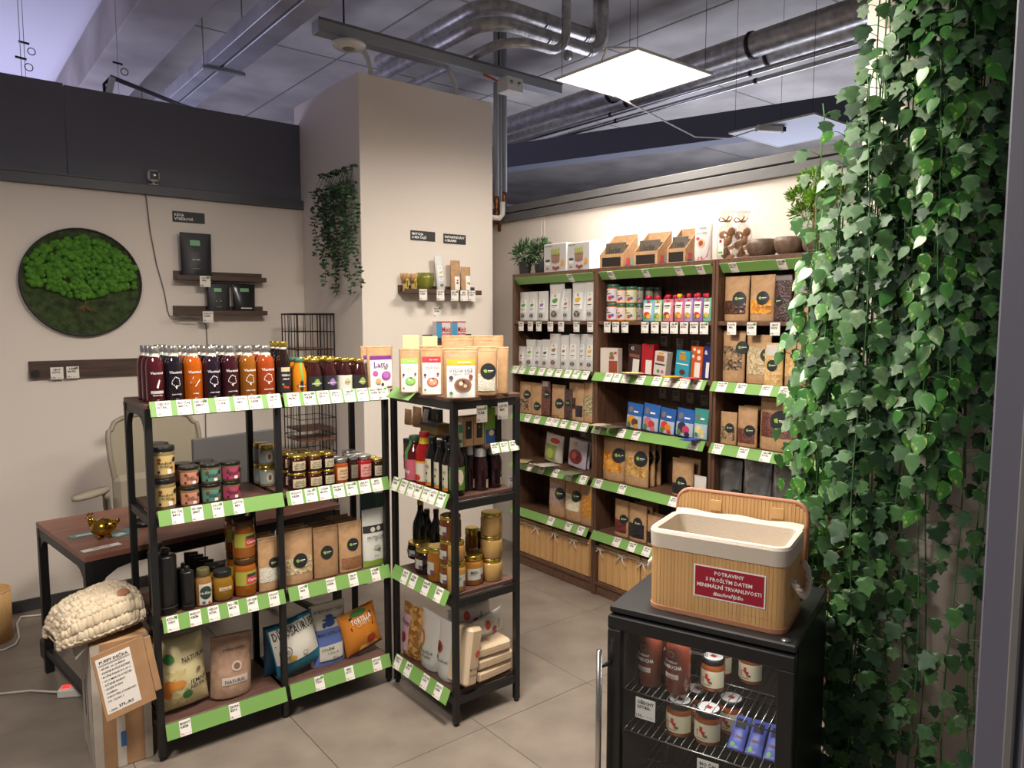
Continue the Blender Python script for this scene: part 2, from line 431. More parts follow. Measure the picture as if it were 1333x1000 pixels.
obj('lead', MB().tube([(-.09, .03, .075), (-.13, .06, .1), (-.18, .08, .118)], .008, mat('orange_lead', (214, 92, 56), .5), 8), t)
for q in (-.035, .035): obj('knockout', MB().tube([(q, -.06, .06), (q, -.063, .06)], .014, 'grey_ink', 12), t)
# foil-wrapped pipes bent under the ceiling
def bent(pts, z, r, lab):
    P = [onz(px, py, z) for px, py in pts]
    c = P[1]; a = Vector((c.x, 5.6, z)); e = Vector((P[2].x, c.y, z))
    path = [a, Vector((c.x, c.y + .22, z))] + [Vector((c.x + .22 - .22 * math.cos(k * PI / 12), c.y + .22 - .22 * math.sin(k * PI / 12), z)) for k in range(1, 6)] + [Vector((c.x + .22, c.y, z)), e - Vector((.16, 0, 0))] + [Vector((e.x - .16 + .16 * math.sin(k * PI / 10), c.y, z + .16 - .16 * math.cos(k * PI / 10))) for k in range(1, 6)] + [Vector((e.x, c.y, 4.14))]
    t = thing('insulated_pipe', lab, 'pipe', c)
    obj('pipe', MB().tube([p - c for p in path], r, 'foil', 14), t)
    for q in (.5, .9): obj('band', MB().tube([(q, 0, 0), (q + .03, 0, 0)], r * 1.05, 'silver_lid', 14), t)
bent([(530, 48), (635, 2), (785, 50)], 3.84, .055, 'thick foil-wrapped bent pipe, the upper one below the ceiling')
bent([(580, 62), (637, 24), (800, 65)], 3.68, .048, 'thick foil-wrapped bent pipe, second below the ceiling')
bent([(620, 77), (665, 49), (735, 72)], 3.545, .032, 'thin foil-wrapped bent pipe, lowest of the three')
def runp(px, py, z, r, m, lab):
    x = onz(px, py, z).x
    t = thing('service_pipe', lab, 'pipe', (x, 3, z))
    obj('pipe', MB().tube([(0, -5, 0), (0, 0, 0), (0, 8, 0)], r, m, 14), t)
    for y in (-1.3, .2, 1.6): obj('pipe_clip', MB().tube([(0, y, 0), (0, y + .025, 0)], r * 1.12, 'black_metal', 14), t)
runp(892, 88, 3.7, .09, 'foil', 'thick foil-wrapped pipe, upper of the pair beyond right wall')
runp(952, 88, 3.68, .085, 'foil', 'thick foil-wrapped pipe, lower of the pair beyond right wall')
runp(820, 142, 3.5, .02, 'steel', 'thin steel pipe, upper of two beyond right wall')
runp(820, 152, 3.46, .018, 'steel', 'thin steel pipe, lower of two beyond right wall')
# vertical risers beside the pillar
for k, (px, r, z0) in enumerate(((646, .022, 2.62), (651, .016, 2.56), (656, .024, 2.66))):
    p = ony(px, 200, 4.42)
    t = thing('riser_pipe', ORD[k] + ' grey riser pipe from the pillar, beside its right edge', 'pipe', (p.x, 4.42, z0))
    obj('pipe', MB().tube([(0, 0, 0), (0, 0, 4.14 - z0)], r, 'tray_grey', 10), t)
    obj('valve', MB().lathe([(.012, -.2), (.02, -.19), (.022, -.1), (.014, -.08), (.02, -.06), (.02, -.01), (.012, 0)], mat('brass', (140, 92, 60), .35, metal=.9), 10), t)
p = ony(650, 262, 4.3)
solo('drain_elbow', MB().tube([(p.x - .08, 4.3, 2.44), (p.x, 4.3, 2.44), (p.x + .03, 4.3, 2.47), (p.x + .03, 4.3, 2.56)], .02, 'plastic_white', 10), 'white plastic drain elbow at the foot of the risers', 'pipe')
# dark beam and pale boards seen over the right wall
a, b = onz(700, 216, 3.2), onz(970, 181, 3.2); dv = (b - a).normalized()
a2, b2 = a - dv * 3.5, b + dv * 4
bm = MB().bar((a2.x, a2.y, 3.31), (b2.x, b2.y, 3.31), .2, 'beam_dark', .22)
solo('steel_beam', bm, 'dark boxed beam spanning the hall beyond right wall', 'beam')
# thin suspension wires and a conduit over the left partition
for k, (px, py, pb) in enumerate(((27, 75, 101), (31, 55, 102), (153, 82, 125))):
    yy = 5.6 + .3 * (k == 1); top = ony(px, py, yy); bot = ony(px, pb + 40, yy)
    t = thing('suspension_hook', 'thin wire hook above left partition, %s from left' % ORD[k], 'hook', (top.x, yy, bot.z))
    obj('wire', MB().tube([(0, 0, 0), (0, 0, 4.1 - bot.z)], .0022, 'steel', 5), t)
    obj('clip', MB().bar((-.03, 0, top.z - bot.z), (.03, 0, top.z - bot.z - .005), .012, 'black_metal'), t)
    obj('ring', MB().tube([(.04 + .022 * math.cos(q * PI / 6), 0, top.z - bot.z - .05 + .022 * math.sin(q * PI / 6)) for q in range(13)], .003, 'black_metal', 5), t)
p = ony(146, 101, 5.5)
t = thing('conduit_arm', 'pale conduit reaching from wall top to trunking', 'conduit', (p.x, 5.5, 3.0))
obj('upright', MB().tube([(-.12, 0, -3.0), (-.12, 0, -.2), (0, 0, p.z - 3.0)], .022, 'plastic_white', 8), t)
obj('arm', MB().tube([(0, 0, p.z - 3.0), (.5, .3, p.z - 3.02), (1.0, .6, p.z - 3.0)], .016, 'trim_grey', 8), t)
obj('lead', MB().tube([(0, 0, p.z - 2.99), (-.05, 0, p.z - 3.05), (-.04, 0, -.2)], .01, 'cable_black', 6), t)

# ================================================================== RACKS AND CABINETS
TAGM = {}
WORDS = [('MANDLOVÝ', 'KRÉM'), ('KEŠU KRÉM', 'JEMNÝ'), ('PISTÁCIOVÝ', 'KRÉM'), ('MALINOVÝ', 'KRÉM'), ('MED', 'KVĚTOVÝ'), ('OŘECHY', 'NATURAL'), ('KOKOSOVÝ', 'CUKR'), ('SIRUP', 'ZÁZVOR'), ('ČERVENÁ', 'ŘEPA'), ('RÝŽOVÉ', 'CHIPSY'), ('BIO ČAJ', 'MÁTA'), ('LATTE', 'MIX'), ('DŽEM', 'MERUŇKA'), ('JABLKO', 'ŠŤÁVA')]
tagn = [0]
def tagmesh(w, h, green, k, grey=False):
    key = (round(w, 3), round(h, 3), green, k, grey)
    if key not in TAGM:
        m = MB().box(-w / 2, w / 2, -.0008, 0, -h, 0, 'paper' if not grey else mat('paper_grey', (176, 170, 160), .7))
        f = flat(-.0014)
        a, b = WORDS[k % len(WORDS)]
        m.text(a, 'ink', 0, -h * .2, h * .15, f, w * .86, .03); m.text(b, 'ink', -w * .08, -h * .42, h * .15, f, w * .66, .03)
        m.text('%d,-' % (45 + k * 17 % 210), 'red_ink' if k % 3 == 0 else 'ink', -w * .28, -h * .85, h * .15, f, w * .36, .02)
        m.text('1 ks / kg', 'grey_ink', w * .18, -h * .85, h * .07, f, w * .5)
        if green: m.patch(w * .18, w * .44, -h * .22, -h * .05, flat(-.0012), 'tag_green', 1, 1)
        TAGM[key] = m.mesh('price_tag')
    return TAGM[key]
def price_tag(parent, x, y, z, w=.04, h=.045, grey=False, rot=None):
    tagn[0] += 1
    k = (tagn[0] * 5) % 14
    return obj('price_tag', tagmesh(w, h, tagn[0] % 3 == 0, k, grey), parent, (x, y, z), rot)
def rail(root, x0, x1, y, z, tilt, h, xs, w=.04, green='green_rail', name='label_rail'):
    m = MB().box(x0 - (x0 + x1) / 2, x1 - (x0 + x1) / 2, -.0015, .0015, -h, 0, green, .0006)
    r = obj(name, m, root, ((x0 + x1) / 2, y, z), (-tilt, 0, 0))
    for x in xs:
        if x0 - .005 < x < x1 + .005:
            x = min(max(x, x0 + w / 2), x1 - w / 2)
            price_tag(r, x - (x0 + x1) / 2, -.0018, -.0008, w, h * .98)
    return r

RZ = (1.385, .97, .56, .14)                       # rack shelf heights
def gusset(m, x, y0, y1, z, t=.02, r=.095):        # curved corner brace in the y-z plane, from the post at y0 towards y1
    s = 1 if y1 > y0 else -1
    pts = [(0, 0), (r, 0)] + [(r - r * math.sin(k * PI / 12), -r + r * math.cos(k * PI / 12)) for k in range(1, 6)] + [(0, -r)]
    pts = [(0, 0), (r, 0), (r * .6, -r * .08), (r * .3, -r * .28), (r * .1, -r * .6), (0, -r)]
    V = [(x - t / 2, y0 + s * a, z + b) for a, b in pts] + [(x + t / 2, y0 + s * a, z + b) for a, b in pts]; n = len(pts)
    m.add(V, [tuple(range(n)), tuple(range(2 * n - 1, n - 1, -1))] + [(i, i + n, (i + 1) % n + n, (i + 1) % n) for i in range(n)], 'black_metal')
def rack(label, loc, rz, xs, depth, arch=True):
    t = thing('display_rack', label, 'rack', loc, rz)
    p = .0125
    for x in xs:
        for y in (0, depth):
            m = MB().box(x - p, x + p, y - p, y + p, .012, RZ[0] - .02, 'black_metal', .002).lathe([(.011, 0), (.011, .012)], 'black_metal', 10, (x, y, 0))
            if arch and x == xs[0]: gusset(m, x, p if y == 0 else depth - p, depth if y == 0 else 0, RZ[0] - .05)
            obj('post', m, t)
    for a, b in zip(xs[:-1], xs[1:]):
        for i, z in enumerate(RZ):
            e = 0 if i else p
            x0, x1 = (a + p, b - p) if i else (a - p if a == xs[0] else a, b + p if b == xs[-1] else b)
            o = obj('shelf', MB().box(x0 + .001, x1 - .001, -e, depth + e, z - .018, z, 'black_wood', .002), t)
            f = MB()
            for y in (0, depth): f.box(a + p, b - p, y - .01, y + .01, z - .05, z - .0185, 'black_metal')
            for x in (a + .002, b - .002): f.box(x - .01, x + .01, p, depth - p, z - .05, z - .0185, 'black_metal')
            obj('shelf_frame', f, o)
    return t
R12 = rack('long black metal rack with two bays of stocked shelves', (0, 2.945, 0), 0, (.640, 1.130, 1.632), .335)
R3 = rack('single black metal rack at the right end, turned sideways', (1.662, 2.915, 0), -PI / 2, (0, .485), .325, False)
def xr(px, py): return ony(px, py, 2.92).x
for (x0, x1, z, tags, py) in ((.642, 1.137, RZ[0] + .012, (212, 239, 261, 289, 313, 332, 356), 525), (1.148, 1.632, RZ[0] + .012, (381, 402, 420, 437, 454, 471, 487, 503), 515),
                              (.655, 1.136, RZ[1] + .014, (230, 256, 283, 310), 665), (1.15, 1.63, RZ[1] + .014, (385, 404, 422, 440, 457, 474, 490), 640),
                              (.655, 1.13, RZ[2] + .012, (223, 253, 277, 303, 328, 356), 785), (1.147, 1.628, RZ[2] + .012, (394, 430, 459, 488), 755),
                              (.65, 1.125, RZ[3] + .006, (240, 305), 930), (1.143, 1.624, RZ[3] + .006, (415, 454, 490), 880)):
    rail(R12, x0, x1, -.02, z, rad(22), .06, [xr(q, py) for q in tags], .052 if z > 1.2 or z > .9 and x0 > 1.1 else .042)
def x3(px, py): return 2.915 - onx(px, py, 1.635).y
for (x0, x1, z, tags, py, tl) in ((.05, .24, RZ[0] + .012, (548,), 512, 50), (.03, .478, RZ[1] + .02, (517, 527, 537, 546, 556, 565, 576), 640, 25),
                              (.03, .475, RZ[2] + .02, (529, 539.5, 556, 572.5), 755, 25), (.03, .475, RZ[3] + .015, (520, 533, 555, 572), 880, 25)):
    rail(R3, x0, x1, -.02, z, rad(tl), .062, [x3(q, py) for q in tags], .05)
# small raised back shelf on the end rack, with its own rail on the near side
hs = obj('riser_shelf', MB().box(.014, .47, .17, .335, 1.155, 1.17, 'black_wood', .002), R3)
m = MB().box(-.075, .075, -.0015, .0015, -.045, 0, 'green_rail', .0006)
r_ = obj('label_rail', m, R3, (.487, .255, 1.18), (-rad(20), 0, PI / 2))
for q in (-.055, -.005, .045): price_tag(r_, q, -.0018, -.0008, .04, .044)
for q, z in ((.13, 1.345), (.24, 1.35)): price_tag(R3, .498, q, z, .055, .07, True, (0, 0, PI / 2))
price_tag(R3, .47, .318, 1.02, .05, .045, True, (0, 0, PI / 2))

# walnut wall cabinets
XF = 3.165
CZ = (2.005, 1.69, 1.38, 1.06, .73, .405, .085)
def cabinet(label, yl, yr):
    w = yl - yr
    t = thing('shelving_cabinet', label, 'cabinet', (XF, yl, 0), -PI / 2, 'walnut cabinets along the right wall')
    for x in (0, w - .019): obj('side_panel', MB().box(x + .0005, x + .0185, 0, .28, 0, CZ[0], 'walnut', .001), t)
    obj('back_panel', MB().box(.019, w - .019, .272, .28, .06, CZ[0] - .02, 'walnut'), t)
    obj('top_panel', MB().box(.019, w - .019, 0, .272, CZ[0] - .022, CZ[0], 'walnut_h', .001), t)
    for z in CZ[1:]: obj('shelf', MB().box(.019, w - .019, .004, .272, z - .02, z, 'walnut_h', .001), t)
    obj('plinth', MB().box(.019, w - .019, .012, .03, 0, CZ[6] - .02, 'walnut_h'), t)
    return t
CABY = [(3.912, 3.121), (3.119, 2.272), (2.27, 1.42)]
CABN = ['left', 'middle', 'right']
CAB = [cabinet('%s of the three tall walnut wall cabinets with product shelves' % n, *y) for n, y in zip(('leftmost', 'middle', 'rightmost'), CABY)]
CT = [{0: (738,), 1: (675, 687, 698, 713, 727, 747, 765), 2: (671, 680, 693, 705, 716, 727, 739, 750, 762), 3: (687, 699, 715, 723, 734, 747, 760), 4: (690, 705, 723, 741, 759), 5: (717, 740, 756)},
      {0: (791, 836, 879, 907), 1: (787, 798, 810, 836, 849, 862, 874, 887, 900, 913), 2: (792, 803, 815, 834, 855, 869, 880, 892, 907), 3: (778, 809, 828, 904), 4: (779, 810, 877), 5: (803, 823, 842)},
      {0: (950, 1013, 1057), 1: (949, 975, 1005.6, 1033), 2: (940, 965, 998, 1022), 3: (935, 968, 998), 4: (945, 980), 5: (950, 990)}]
for c in range(3):
    yl, yr = CABY[c]; w = yl - yr
    for r in range(6):
        py = (355, 424, 490, 560, 630, 690)[r]
        xs = [yl - onx(q, py, XF - .02).y for q in CT[c][r]]
        if r == 1:
            for x in xs: price_tag(CAB[c], x, .003, CZ[1] - .004, .052, .062)
        elif r == 0:
            rail(CAB[c], .022, w - .024, -.004, CZ[0] - .023, -rad(38), .058, xs, .045)
        else:
            rail(CAB[c], .004, w - .03, -.004, CZ[r] + .004, rad(32), .058, xs, .055)
for q in (0, 1, 2, 3, 4, 5):                      # spare tags stuck to the back panels of the middle cabinet
    price_tag(CAB[1], (.3, .42, .53, .63, .73, .05)[q], .271, 1.6 - .01 * q, .05, .06, True)
for q in range(5): price_tag(CAB[1], .3 + .1 * q, .271, 1.29 - .006 * q, .05, .06, True)
for q in range(2): price_tag(CAB[0], .42 + .25 * q, .271, .97, .05, .06, True)

# ================================================================== PRODUCTS
def MM(x, glass=False):
    if isinstance(x, str): return MATS[x]
    if not isinstance(x, tuple): return x
    return cmat(x) if glass else pmat(x)
def decor(feats, fn, w, h):
    """printed feats on a surface; fn(off) maps (x, z) to the surface raised by off"""
    lab = MB(); win = MB(); st = MB()
    for q_, f in enumerate(feats):
        k = f[0]; oo = .0008 + .00022 * q_
        if k == 'lab': lab.patch(f[1] * w, f[2] * w, f[3] * h, f[4] * h, fn(oo), MM(f[5]), 10, 8)
        elif k == 'win': win.patch(f[1] * w, f[2] * w, f[3] * h, f[4] * h, fn(.0006), MM(f[5]), 10, 6)
        elif k == 'disc': lab.disc(f[1] * w, f[2] * h, f[3] * w, (f[5] if len(f) > 5 else f[3]) * w, fn(oo + .0003), MM(f[4]))
        elif k == 'tx': lab.text(f[1], MM(f[5]), f[2] * w, f[3] * h, f[4] * w, fn(oo + .0024), f[6] * w if len(f) > 6 else w * .84)
        elif k == 'poly': lab.poly2([(a * w, b * h) for a, b in f[1]], fn(oo + .0004), MM(f[2]))
        elif k == 'st':
            x, z, r = f[1] * w, f[2] * h, f[3] * w
            st.disc(x, z, r, r, fn(.0014), MATS['sticker'], 20, 3)
            st.poly2([(x - .62 * r, z + .12 * r), (x - .5 * r, z - .16 * r), (x - .2 * r, z - .22 * r), (x - .16 * r, z + .1 * r), (x - .34 * r, z + .28 * r)], fn(.0021), MATS['leaf_logo'])
            for q, (l, zz, mm) in enumerate(((.72, .06, 'white'), (.5, -.1, 'grey_ink'))):
                st.poly2([(x - .08 * r, z + (zz - .045) * r), (x + (l - .08) * r, z + (zz - .045) * r), (x + (l - .08) * r, z + (zz + .045) * r), (x - .08 * r, z + (zz + .045) * r)], fn(.0021), MATS[mm])
    out = []
    if win.f: out.append(('window', win))
    if lab.f: out.append(('label' if any(f[0] == 'lab' for f in feats) else 'print', lab))
    if st.f: out.append(('round_sticker', st))
    return out

def b_pouch(w, h, d, body, feats, pill=False):
    ph = random.random() * 6
    def hy(t):
        if pill: return d / 2 * max(.03, math.sin(PI * min(max(t, 0), 1)) ** .55)
        return d / 2 * max(.05, (1 - t ** 2.2) * (.86 + .14 * min(1, t * 8)))
    def wt(t): return w / 2 * ((.97 + .03 * t) if not pill else (1 - .05 * math.sin(PI * t)))
    def yf(x, z):
        t = z / h; s = min(1, abs(x) / wt(t))
        return -hy(t) * (1 - s ** 2.6) ** .62 - .02 * w * math.sin(x / w * 9 + ph) * math.sin(z / h * 8 + ph * 2) * (1 - s ** 4) * min(1, 4 * (1 - t)) * .5
    n = 18; lv = [0, .03, .1, .22, .36, .5, .64, .78, .88, .93, .97, 1.0]
    V = []
    for t in lv:
        for k in range(n):
            a = 2 * PI * k / n; c, s = math.cos(a), math.sin(a)
            x = wt(t) * (abs(c) ** .8) * (1 if c >= 0 else -1)
            y = yf(x, t * h) if s < 0 else -yf(x, t * h)
            if abs(s) < 1e-6: y = 0
            V.append((x, y + (.0015 * math.sin(k * 2.1 + ph) if .9 < t < 1 else 0), t * h))
    F = [(i * n + k, i * n + (k + 1) % n, (i + 1) * n + (k + 1) % n, (i + 1) * n + k) for i in range(len(lv) - 1) for k in range(n)]
    F += [tuple(range(n - 1, -1, -1)), tuple((len(lv) - 1) * n + k for k in range(n))]
    m = MB().add(V, F, MM(body), True)
    seal = MB()
    for a, b in ((.975, .985), (.905, .912)):
        seal.patch(-w * .47, w * .47, a * h, b * h, lambda x, z: (x, yf(x, z) - .0012, z), MM(body), 6, 1)
    fn = lambda off: (lambda x, z: (x, yf(x, z) - off * 1.6, z))
    return [('pouch_body', m), ('seal', seal)] + decor(feats, fn, w, h)

PROF = {
 'juice': ([(.93, 0), (1, .02), (1, .62), (.97, .68), (.86, .755), (.64, .82), (.54, .86), (.54, .9)], [(.58, .88), (.6, .885), (.6, .99), (.55, 1.0)]),
 'syrup': ([(.95, 0), (1, .02), (1, .6), (.92, .68), (.62, .79), (.52, .86), (.52, .92)], [(.56, .9), (.58, .905), (.58, .99), (.54, 1.0)]),
 'nectar': ([(.95, 0), (1, .03), (1, .5), (.88, .66), (.66, .82), (.6, .88), (.6, .93)], [(.66, .89), (.68, .9), (.68, .99), (.62, 1.0)]),
 'jar': ([(.92, 0), (1, .05), (1, .72), (.95, .79), (.88, .82), (.88, .86)], [(.94, .84), (.96, .85), (.96, .985), (.9, 1.0)]),
 'tumbler': ([(.86, 0), (.95, .03), (1, .8), (.98, .86)], [(1.03, .85), (1.05, .86), (1.05, .985), (1.0, 1.0)]),
 'pickle': ([(.78, 0), (.96, .1), (1, .35), (.97, .6), (.82, .76), (.74, .8), (.74, .84)], [(.8, .82), (.83, .83), (.83, .98), (.78, 1.0)]),
 'wine': ([(.95, 0), (1, .02), (1, .5), (.92, .58), (.5, .74), (.38, .8), (.34, .93)], [(.38, .9), (.4, .905), (.4, .99), (.34, 1.0)]),
 'sauce': ([(.92, 0), (1, .03), (1, .62), (.9, .72), (.7, .8), (.7, .82)], [(.76, .8), (.78, .81), (.74, .99), (.7, 1.0)]),
 'canister': ([(.96, 0), (1, .015), (1, .86), (.94, .885), (.6, .9)], [(.34, .88), (.36, .885), (.36, .98), (.3, 1.0)]),
 'bowl': ([(.45, 0), (.62, .03), (.9, .35), (1, .72), (.93, 1.0), (.88, .98), (.84, .6), (.5, .12), (0, .1)], None),
}
def b_lathe(w, h, prof, content, lid, feats, fill=1.0, neck='clear_glass'):
    body, cap = PROF[prof]; R = w / 2
    m = MB(); P = [(a * R, b * h) for a, b in body]
    m.lathe(P, MM(content, True), 20, split=(fill * h, MATS[neck]) if fill < 1 else None)
    def rr(z):
        t = z / h
        for (r0, z0), (r1, z1) in zip(body[:-1], body[1:]):
            if z0 <= t <= z1: return R * (r0 + (r1 - r0) * (t - z0) / max(1e-6, z1 - z0))
        return R * body[-1][0]
    fn = lambda off: (lambda x, z: ((rr(z) + off) * math.sin(x / rr(z)), -(rr(z) + off) * math.cos(x / rr(z)), z))
    out = [('glass_body', m)]
    if cap:
        out.append(('lid', MB().lathe([(a * R, b * h) for a, b in cap] , MM(lid), 20)))
    return out + decor(feats, fn, w, h)
def b_box(w, h, d, body, feats, flap=False):
    m = MB().box(-w / 2, w / 2, -d / 2, d / 2, 0, h, MM(body), min(.0015, w * .04))
    return [('carton', m)] + decor(feats, lambda off: (lambda x, z: (x, -d / 2 - off * .7, z)), w, h)
def b_spout(w, h, d, body, cap, feats):
    base = b_pouch(w, h * .84, d, body, feats)
    c = MB().lathe([(w * .1, h * .8), (w * .1, h * .86)], MATS['white'], 10).lathe([(w * .2, h * .86), (w * .22, h * .87), (w * .22, h * .985), (w * .18, h)], MM(cap), 12)
    return base + [('spout_cap', c)]

CACHE = {}
def make(fn, args, name, label, cat, loc, rot, group):
    key = (fn.__name__, repr(args))
    if key not in CACHE: CACHE[key] = [(n, mb.mesh(n)) for n, mb in fn(*args)]
    t = thing(name, label, cat, loc, 0, group, rot)
    for n, me in CACHE[key]: obj(n, me, t)
    return t

class Shelf:
    def __init__(s, axis, front, z, rz, where, group, lim=None): s.axis, s.front, s.z, s.rz, s.where, s.group, s.lim = axis, front, z, rz, where, group, lim
    def measure(s, x0, x1, yt, off, yb=None):
        xm = (x0 + x1) / 2
        if yb is not None:
            p = onz(xm, yb, s.z); D = (p - EYEP).dot(FW); return p, (x1 - x0) * D / FPX, (yb - yt) * D / FPX / math.cos(PITCH)
        g = (lambda a, b: ony(a, b, s.front + off)) if s.axis == 'Y' else (lambda a, b: onx(a, b, s.front + off))
        P = g(xm, yt); pb = proj((P.x, P.y, s.z))[1]; ym = (yt + pb) / 2
        A, B = g(x0, ym), g(x1, ym)
        if s.lim:
            for q in (A, B): q.y = min(max(q.y, s.lim[0]), s.lim[1])
        c = (A + B) / 2
        return Vector((c.x, c.y, s.z)), (A - B).length, max(.02, g(xm, yt).z - s.z)
def put(sh, items):
    n = 0
    front = [i for i in items if not i[-1].get('back')]
    for it in items:
        (x0, x1, yt), (name, cat, desc, fn, args), o = it
        off = o.get('off', .012); rows = o.get('rows', 1); stack = o.get('stack', 1)
        c, w, h = sh.measure(x0, x1, yt, off, o.get('yb'))
        w *= .985; h = (h - .001) / stack
        z0 = o.get('z', sh.z)
        if 'h' in o: h = o['h']
        w = round(w, 3); h = round(h, 3)
        if fn is b_pouch: d = round(o.get('d', min(.075, max(.022, w * .42), o.get('pitch', 1) * .96 if rows > 1 else 1)), 3); A = (w, h, d) + args
        elif fn is b_spout: d = round(w * .45, 3); A = (w, h, d) + args
        elif fn is b_box: d = round(o.get('d', w * .4), 3); A = (w, h, d) + args
        else: d = w; A = (w, h) + args
        rz = sh.rz + o.get('rz', 0)
        depth = Vector((-math.sin(sh.rz), math.cos(sh.rz), 0))
        back = o.get('back')
        if not back: pos = ORD[min(n, 15)] + ' from left'; n += 1
        else: pos = back
        for r in range(rows):
            for k in range(stack):
                ph = pos if r == 0 else '%s behind %s' % (('', 'one row', 'two rows', 'three rows', 'four rows')[r], pos)
                if stack > 1: ph = (('bottom ', 'upper ') if stack == 2 else ('lowest ', 'middle ', 'topmost '))[k] + 'one, ' * (r == 0) + ', ' * (r > 0) + ph
                lab = '%s, %s, %s' % (desc, ph, sh.where)
                loc = c + depth * (d / 2 + r * o.get('pitch', d * 1.06)) if o.get('yb') is None else c + depth * (r * d * 1.06)
                make(fn, A, name, lab, cat, (loc.x, loc.y, z0 + k * (h + .0008) + .0006 + w / 2 * abs(math.sin(o.get('roll', 0)))), (o.get('lean', 0), o.get('roll', 0), rz), sh.group)

def kp(desc, win=None, st=(.08, .48), body='kraft', v=(.2, .5), u=(-.42, .42)):
    f = []
    if win: f.append(('win', u[0], u[1], v[0], v[1], win))
    if st: f.append(('st', st[0], st[1], .25))
    return ('kraft_pouch', 'pouch', desc, b_pouch, (body, tuple(f)))
gmat('nuts', (196, 150, 96), (150, 104, 64), 90); gmat('cereal', (214, 176, 110), (176, 126, 60), 60); gmat('flakes', (226, 160, 66), (178, 108, 36), 45)
gmat('oats', (214, 196, 156), (168, 146, 110), 90); gmat('dark', (92, 66, 62), (52, 38, 40), 140); gmat('choc', (92, 62, 46), (60, 40, 30), 70)
gmat('mix', (170, 140, 104), (70, 54, 48), 80); gmat('chickpea', (222, 186, 130), (196, 154, 96), 60); gmat('redbean', (122, 52, 50), (92, 34, 34), 120)
gmat('black', (46, 44, 48), (26, 26, 30), 120); gmat('white', (236, 230, 214), (206, 198, 178), 300); gmat('pink', (196, 170, 156), (168, 138, 124), 160); gmat('seed', (196, 184, 140), (120, 108, 78), 130)
gmat('coco', (242, 234, 206), (222, 208, 170), 50); gmat('corn', (218, 156, 66), (190, 122, 40), 120); gmat('redrice', (128, 74, 62), (84, 48, 44), 160); gmat('cocoa', (164, 112, 72), (140, 92, 58), 300)

# ------------------------------------------------------------------ long rack, top board: juice bottles
def juice(desc, col, art):
    f = [('tx', 'Vlastimil', 0, .535, .15, 'white', .66)]
    if art == 0: f += [('poly', ((-.05, .28), (.1, .42), (.16, .4), (.04, .26)), 'white'), ('lab', -.36, .36, .17, .22, (190, 186, 182))]
    elif art == 1: f += [('disc', -.12, .36, .15, col), ('poly', ((-.26, .33), (-.1, .45), (-.08, .44), (-.24, .32)), 'white'), ('poly', ((-.02, .27), (.24, .4), (.26, .38), (0, .26)), 'white')]
    else:
        for a in range(10):
            q = a * PI / 5; q2 = q + PI / 6.5; R1, R2 = .21 + .03 * (a % 2), .19 + .03 * (a % 3)
            f.append(('poly', ((R1 * math.cos(q), .36 + .4 * R1 * math.sin(q)), (R2 * math.cos(q2), .36 + .4 * R2 * math.sin(q2)), (R2 * .86 * math.cos(q2), .36 + .34 * R2 * math.sin(q2)), (R1 * .86 * math.cos(q), .36 + .34 * R1 * math.sin(q))), 'white'))
        f += [('lab', -.03, .03, .24, .3, 'white')]
    f += [('tx', ('ČERVENÁ ŘEPA', 'RYBÍZ', 'RAKYTNÍK')[art % 3], 0, .14, .07, 'white', .5), ('tx', '0,5 l', 0, .06, .05, 'white', .2)]
    return ('juice_bottle', 'bottle', desc, b_lathe, ('juice', col, 'silver_lid', tuple(f), .76))
SR = [Shelf('Y', 2.95, z, 0, w, g) for z, w, g in zip(RZ, ('rack top, left bay', 'second shelf, left bay', 'third shelf, left bay', 'bottom shelf, left bay'), ('goods on the long rack top', 'goods on rack second shelf', 'goods on rack third shelf', 'goods on rack bottom shelf'))]
SB = [Shelf('Y', 2.95, z, 0, w, s.group) for z, w, s in zip(RZ, ('rack top, right bay', 'second shelf, right bay', 'third shelf, right bay', 'bottom shelf, right bay'), SR)]
R = dict
put(SR[0], [((192, 216.5, 451), juice('dark red juice bottle', (74, 22, 30), 0), R(rows=3)),
            ((217, 241, 450.5), juice('blackish juice bottle', (30, 24, 32), 2), R(rows=4)),
            ((241.5, 266.5, 451), juice('bright orange juice bottle', (176, 84, 14), 1), R(rows=3)),
            ((267, 290.5, 451), juice('dark violet juice bottle', (36, 22, 36), 2), R(rows=4)),
            ((291, 314, 450.5), juice('wine red juice bottle', (58, 20, 28), 2), R(rows=4)),
            ((314.5, 337, 450.5), juice('amber juice bottle', (138, 82, 22), 2), R(rows=2)),
            ((337.5, 361.5, 450), juice('orange red juice bottle', (158, 66, 26), 2), R(rows=2))])
syr = ('syrup_bottle', 'bottle', 'tall dark syrup bottle, gold cap', b_lathe, ('syrup', (34, 20, 16), 'gold_lid', (('lab', -.75, .75, .06, .52, (36, 34, 36)), ('lab', -.34, .34, .44, .52, (206, 190, 150)), ('tx', 'TŘEŠŇOVÝ', 0, .37, .13, 'white', .62), ('tx', 'SIRUP', 0, .3, .13, 'white', .5), ('disc', -.1, .15, .1, (196, 54, 48)), ('disc', .1, .14, .09, (206, 66, 52)), ('disc', -.22, .2, .08, (116, 150, 70))), .8))
org = ('nectar_bottle', 'bottle', 'orange nectar bottle, diamond label', b_lathe, ('nectar', (206, 124, 24), 'green_lid', (('lab', -.06, .06, .36, .88, (80, 176, 92)), ('poly', ((0, .05), (.34, .22), (0, .4), (-.34, .22)), (36, 38, 40)), ('tx', 'Zázvorka', 0, .22, .12, 'white', .5)), 1.0))
def nect(desc, lab, c, t, dark=True):
    return ('nectar_bottle', 'bottle', desc, b_lathe, ('nectar', (52, 20, 22), 'gold_lid', (('lab', -.75, .75, .05, .48, lab), ('disc', 0, .28, .2, c), ('disc', 0, .35, .12, c), ('tx', t, -.02, .27, .09, 'white' if dark else 'ink', .6)), .84))
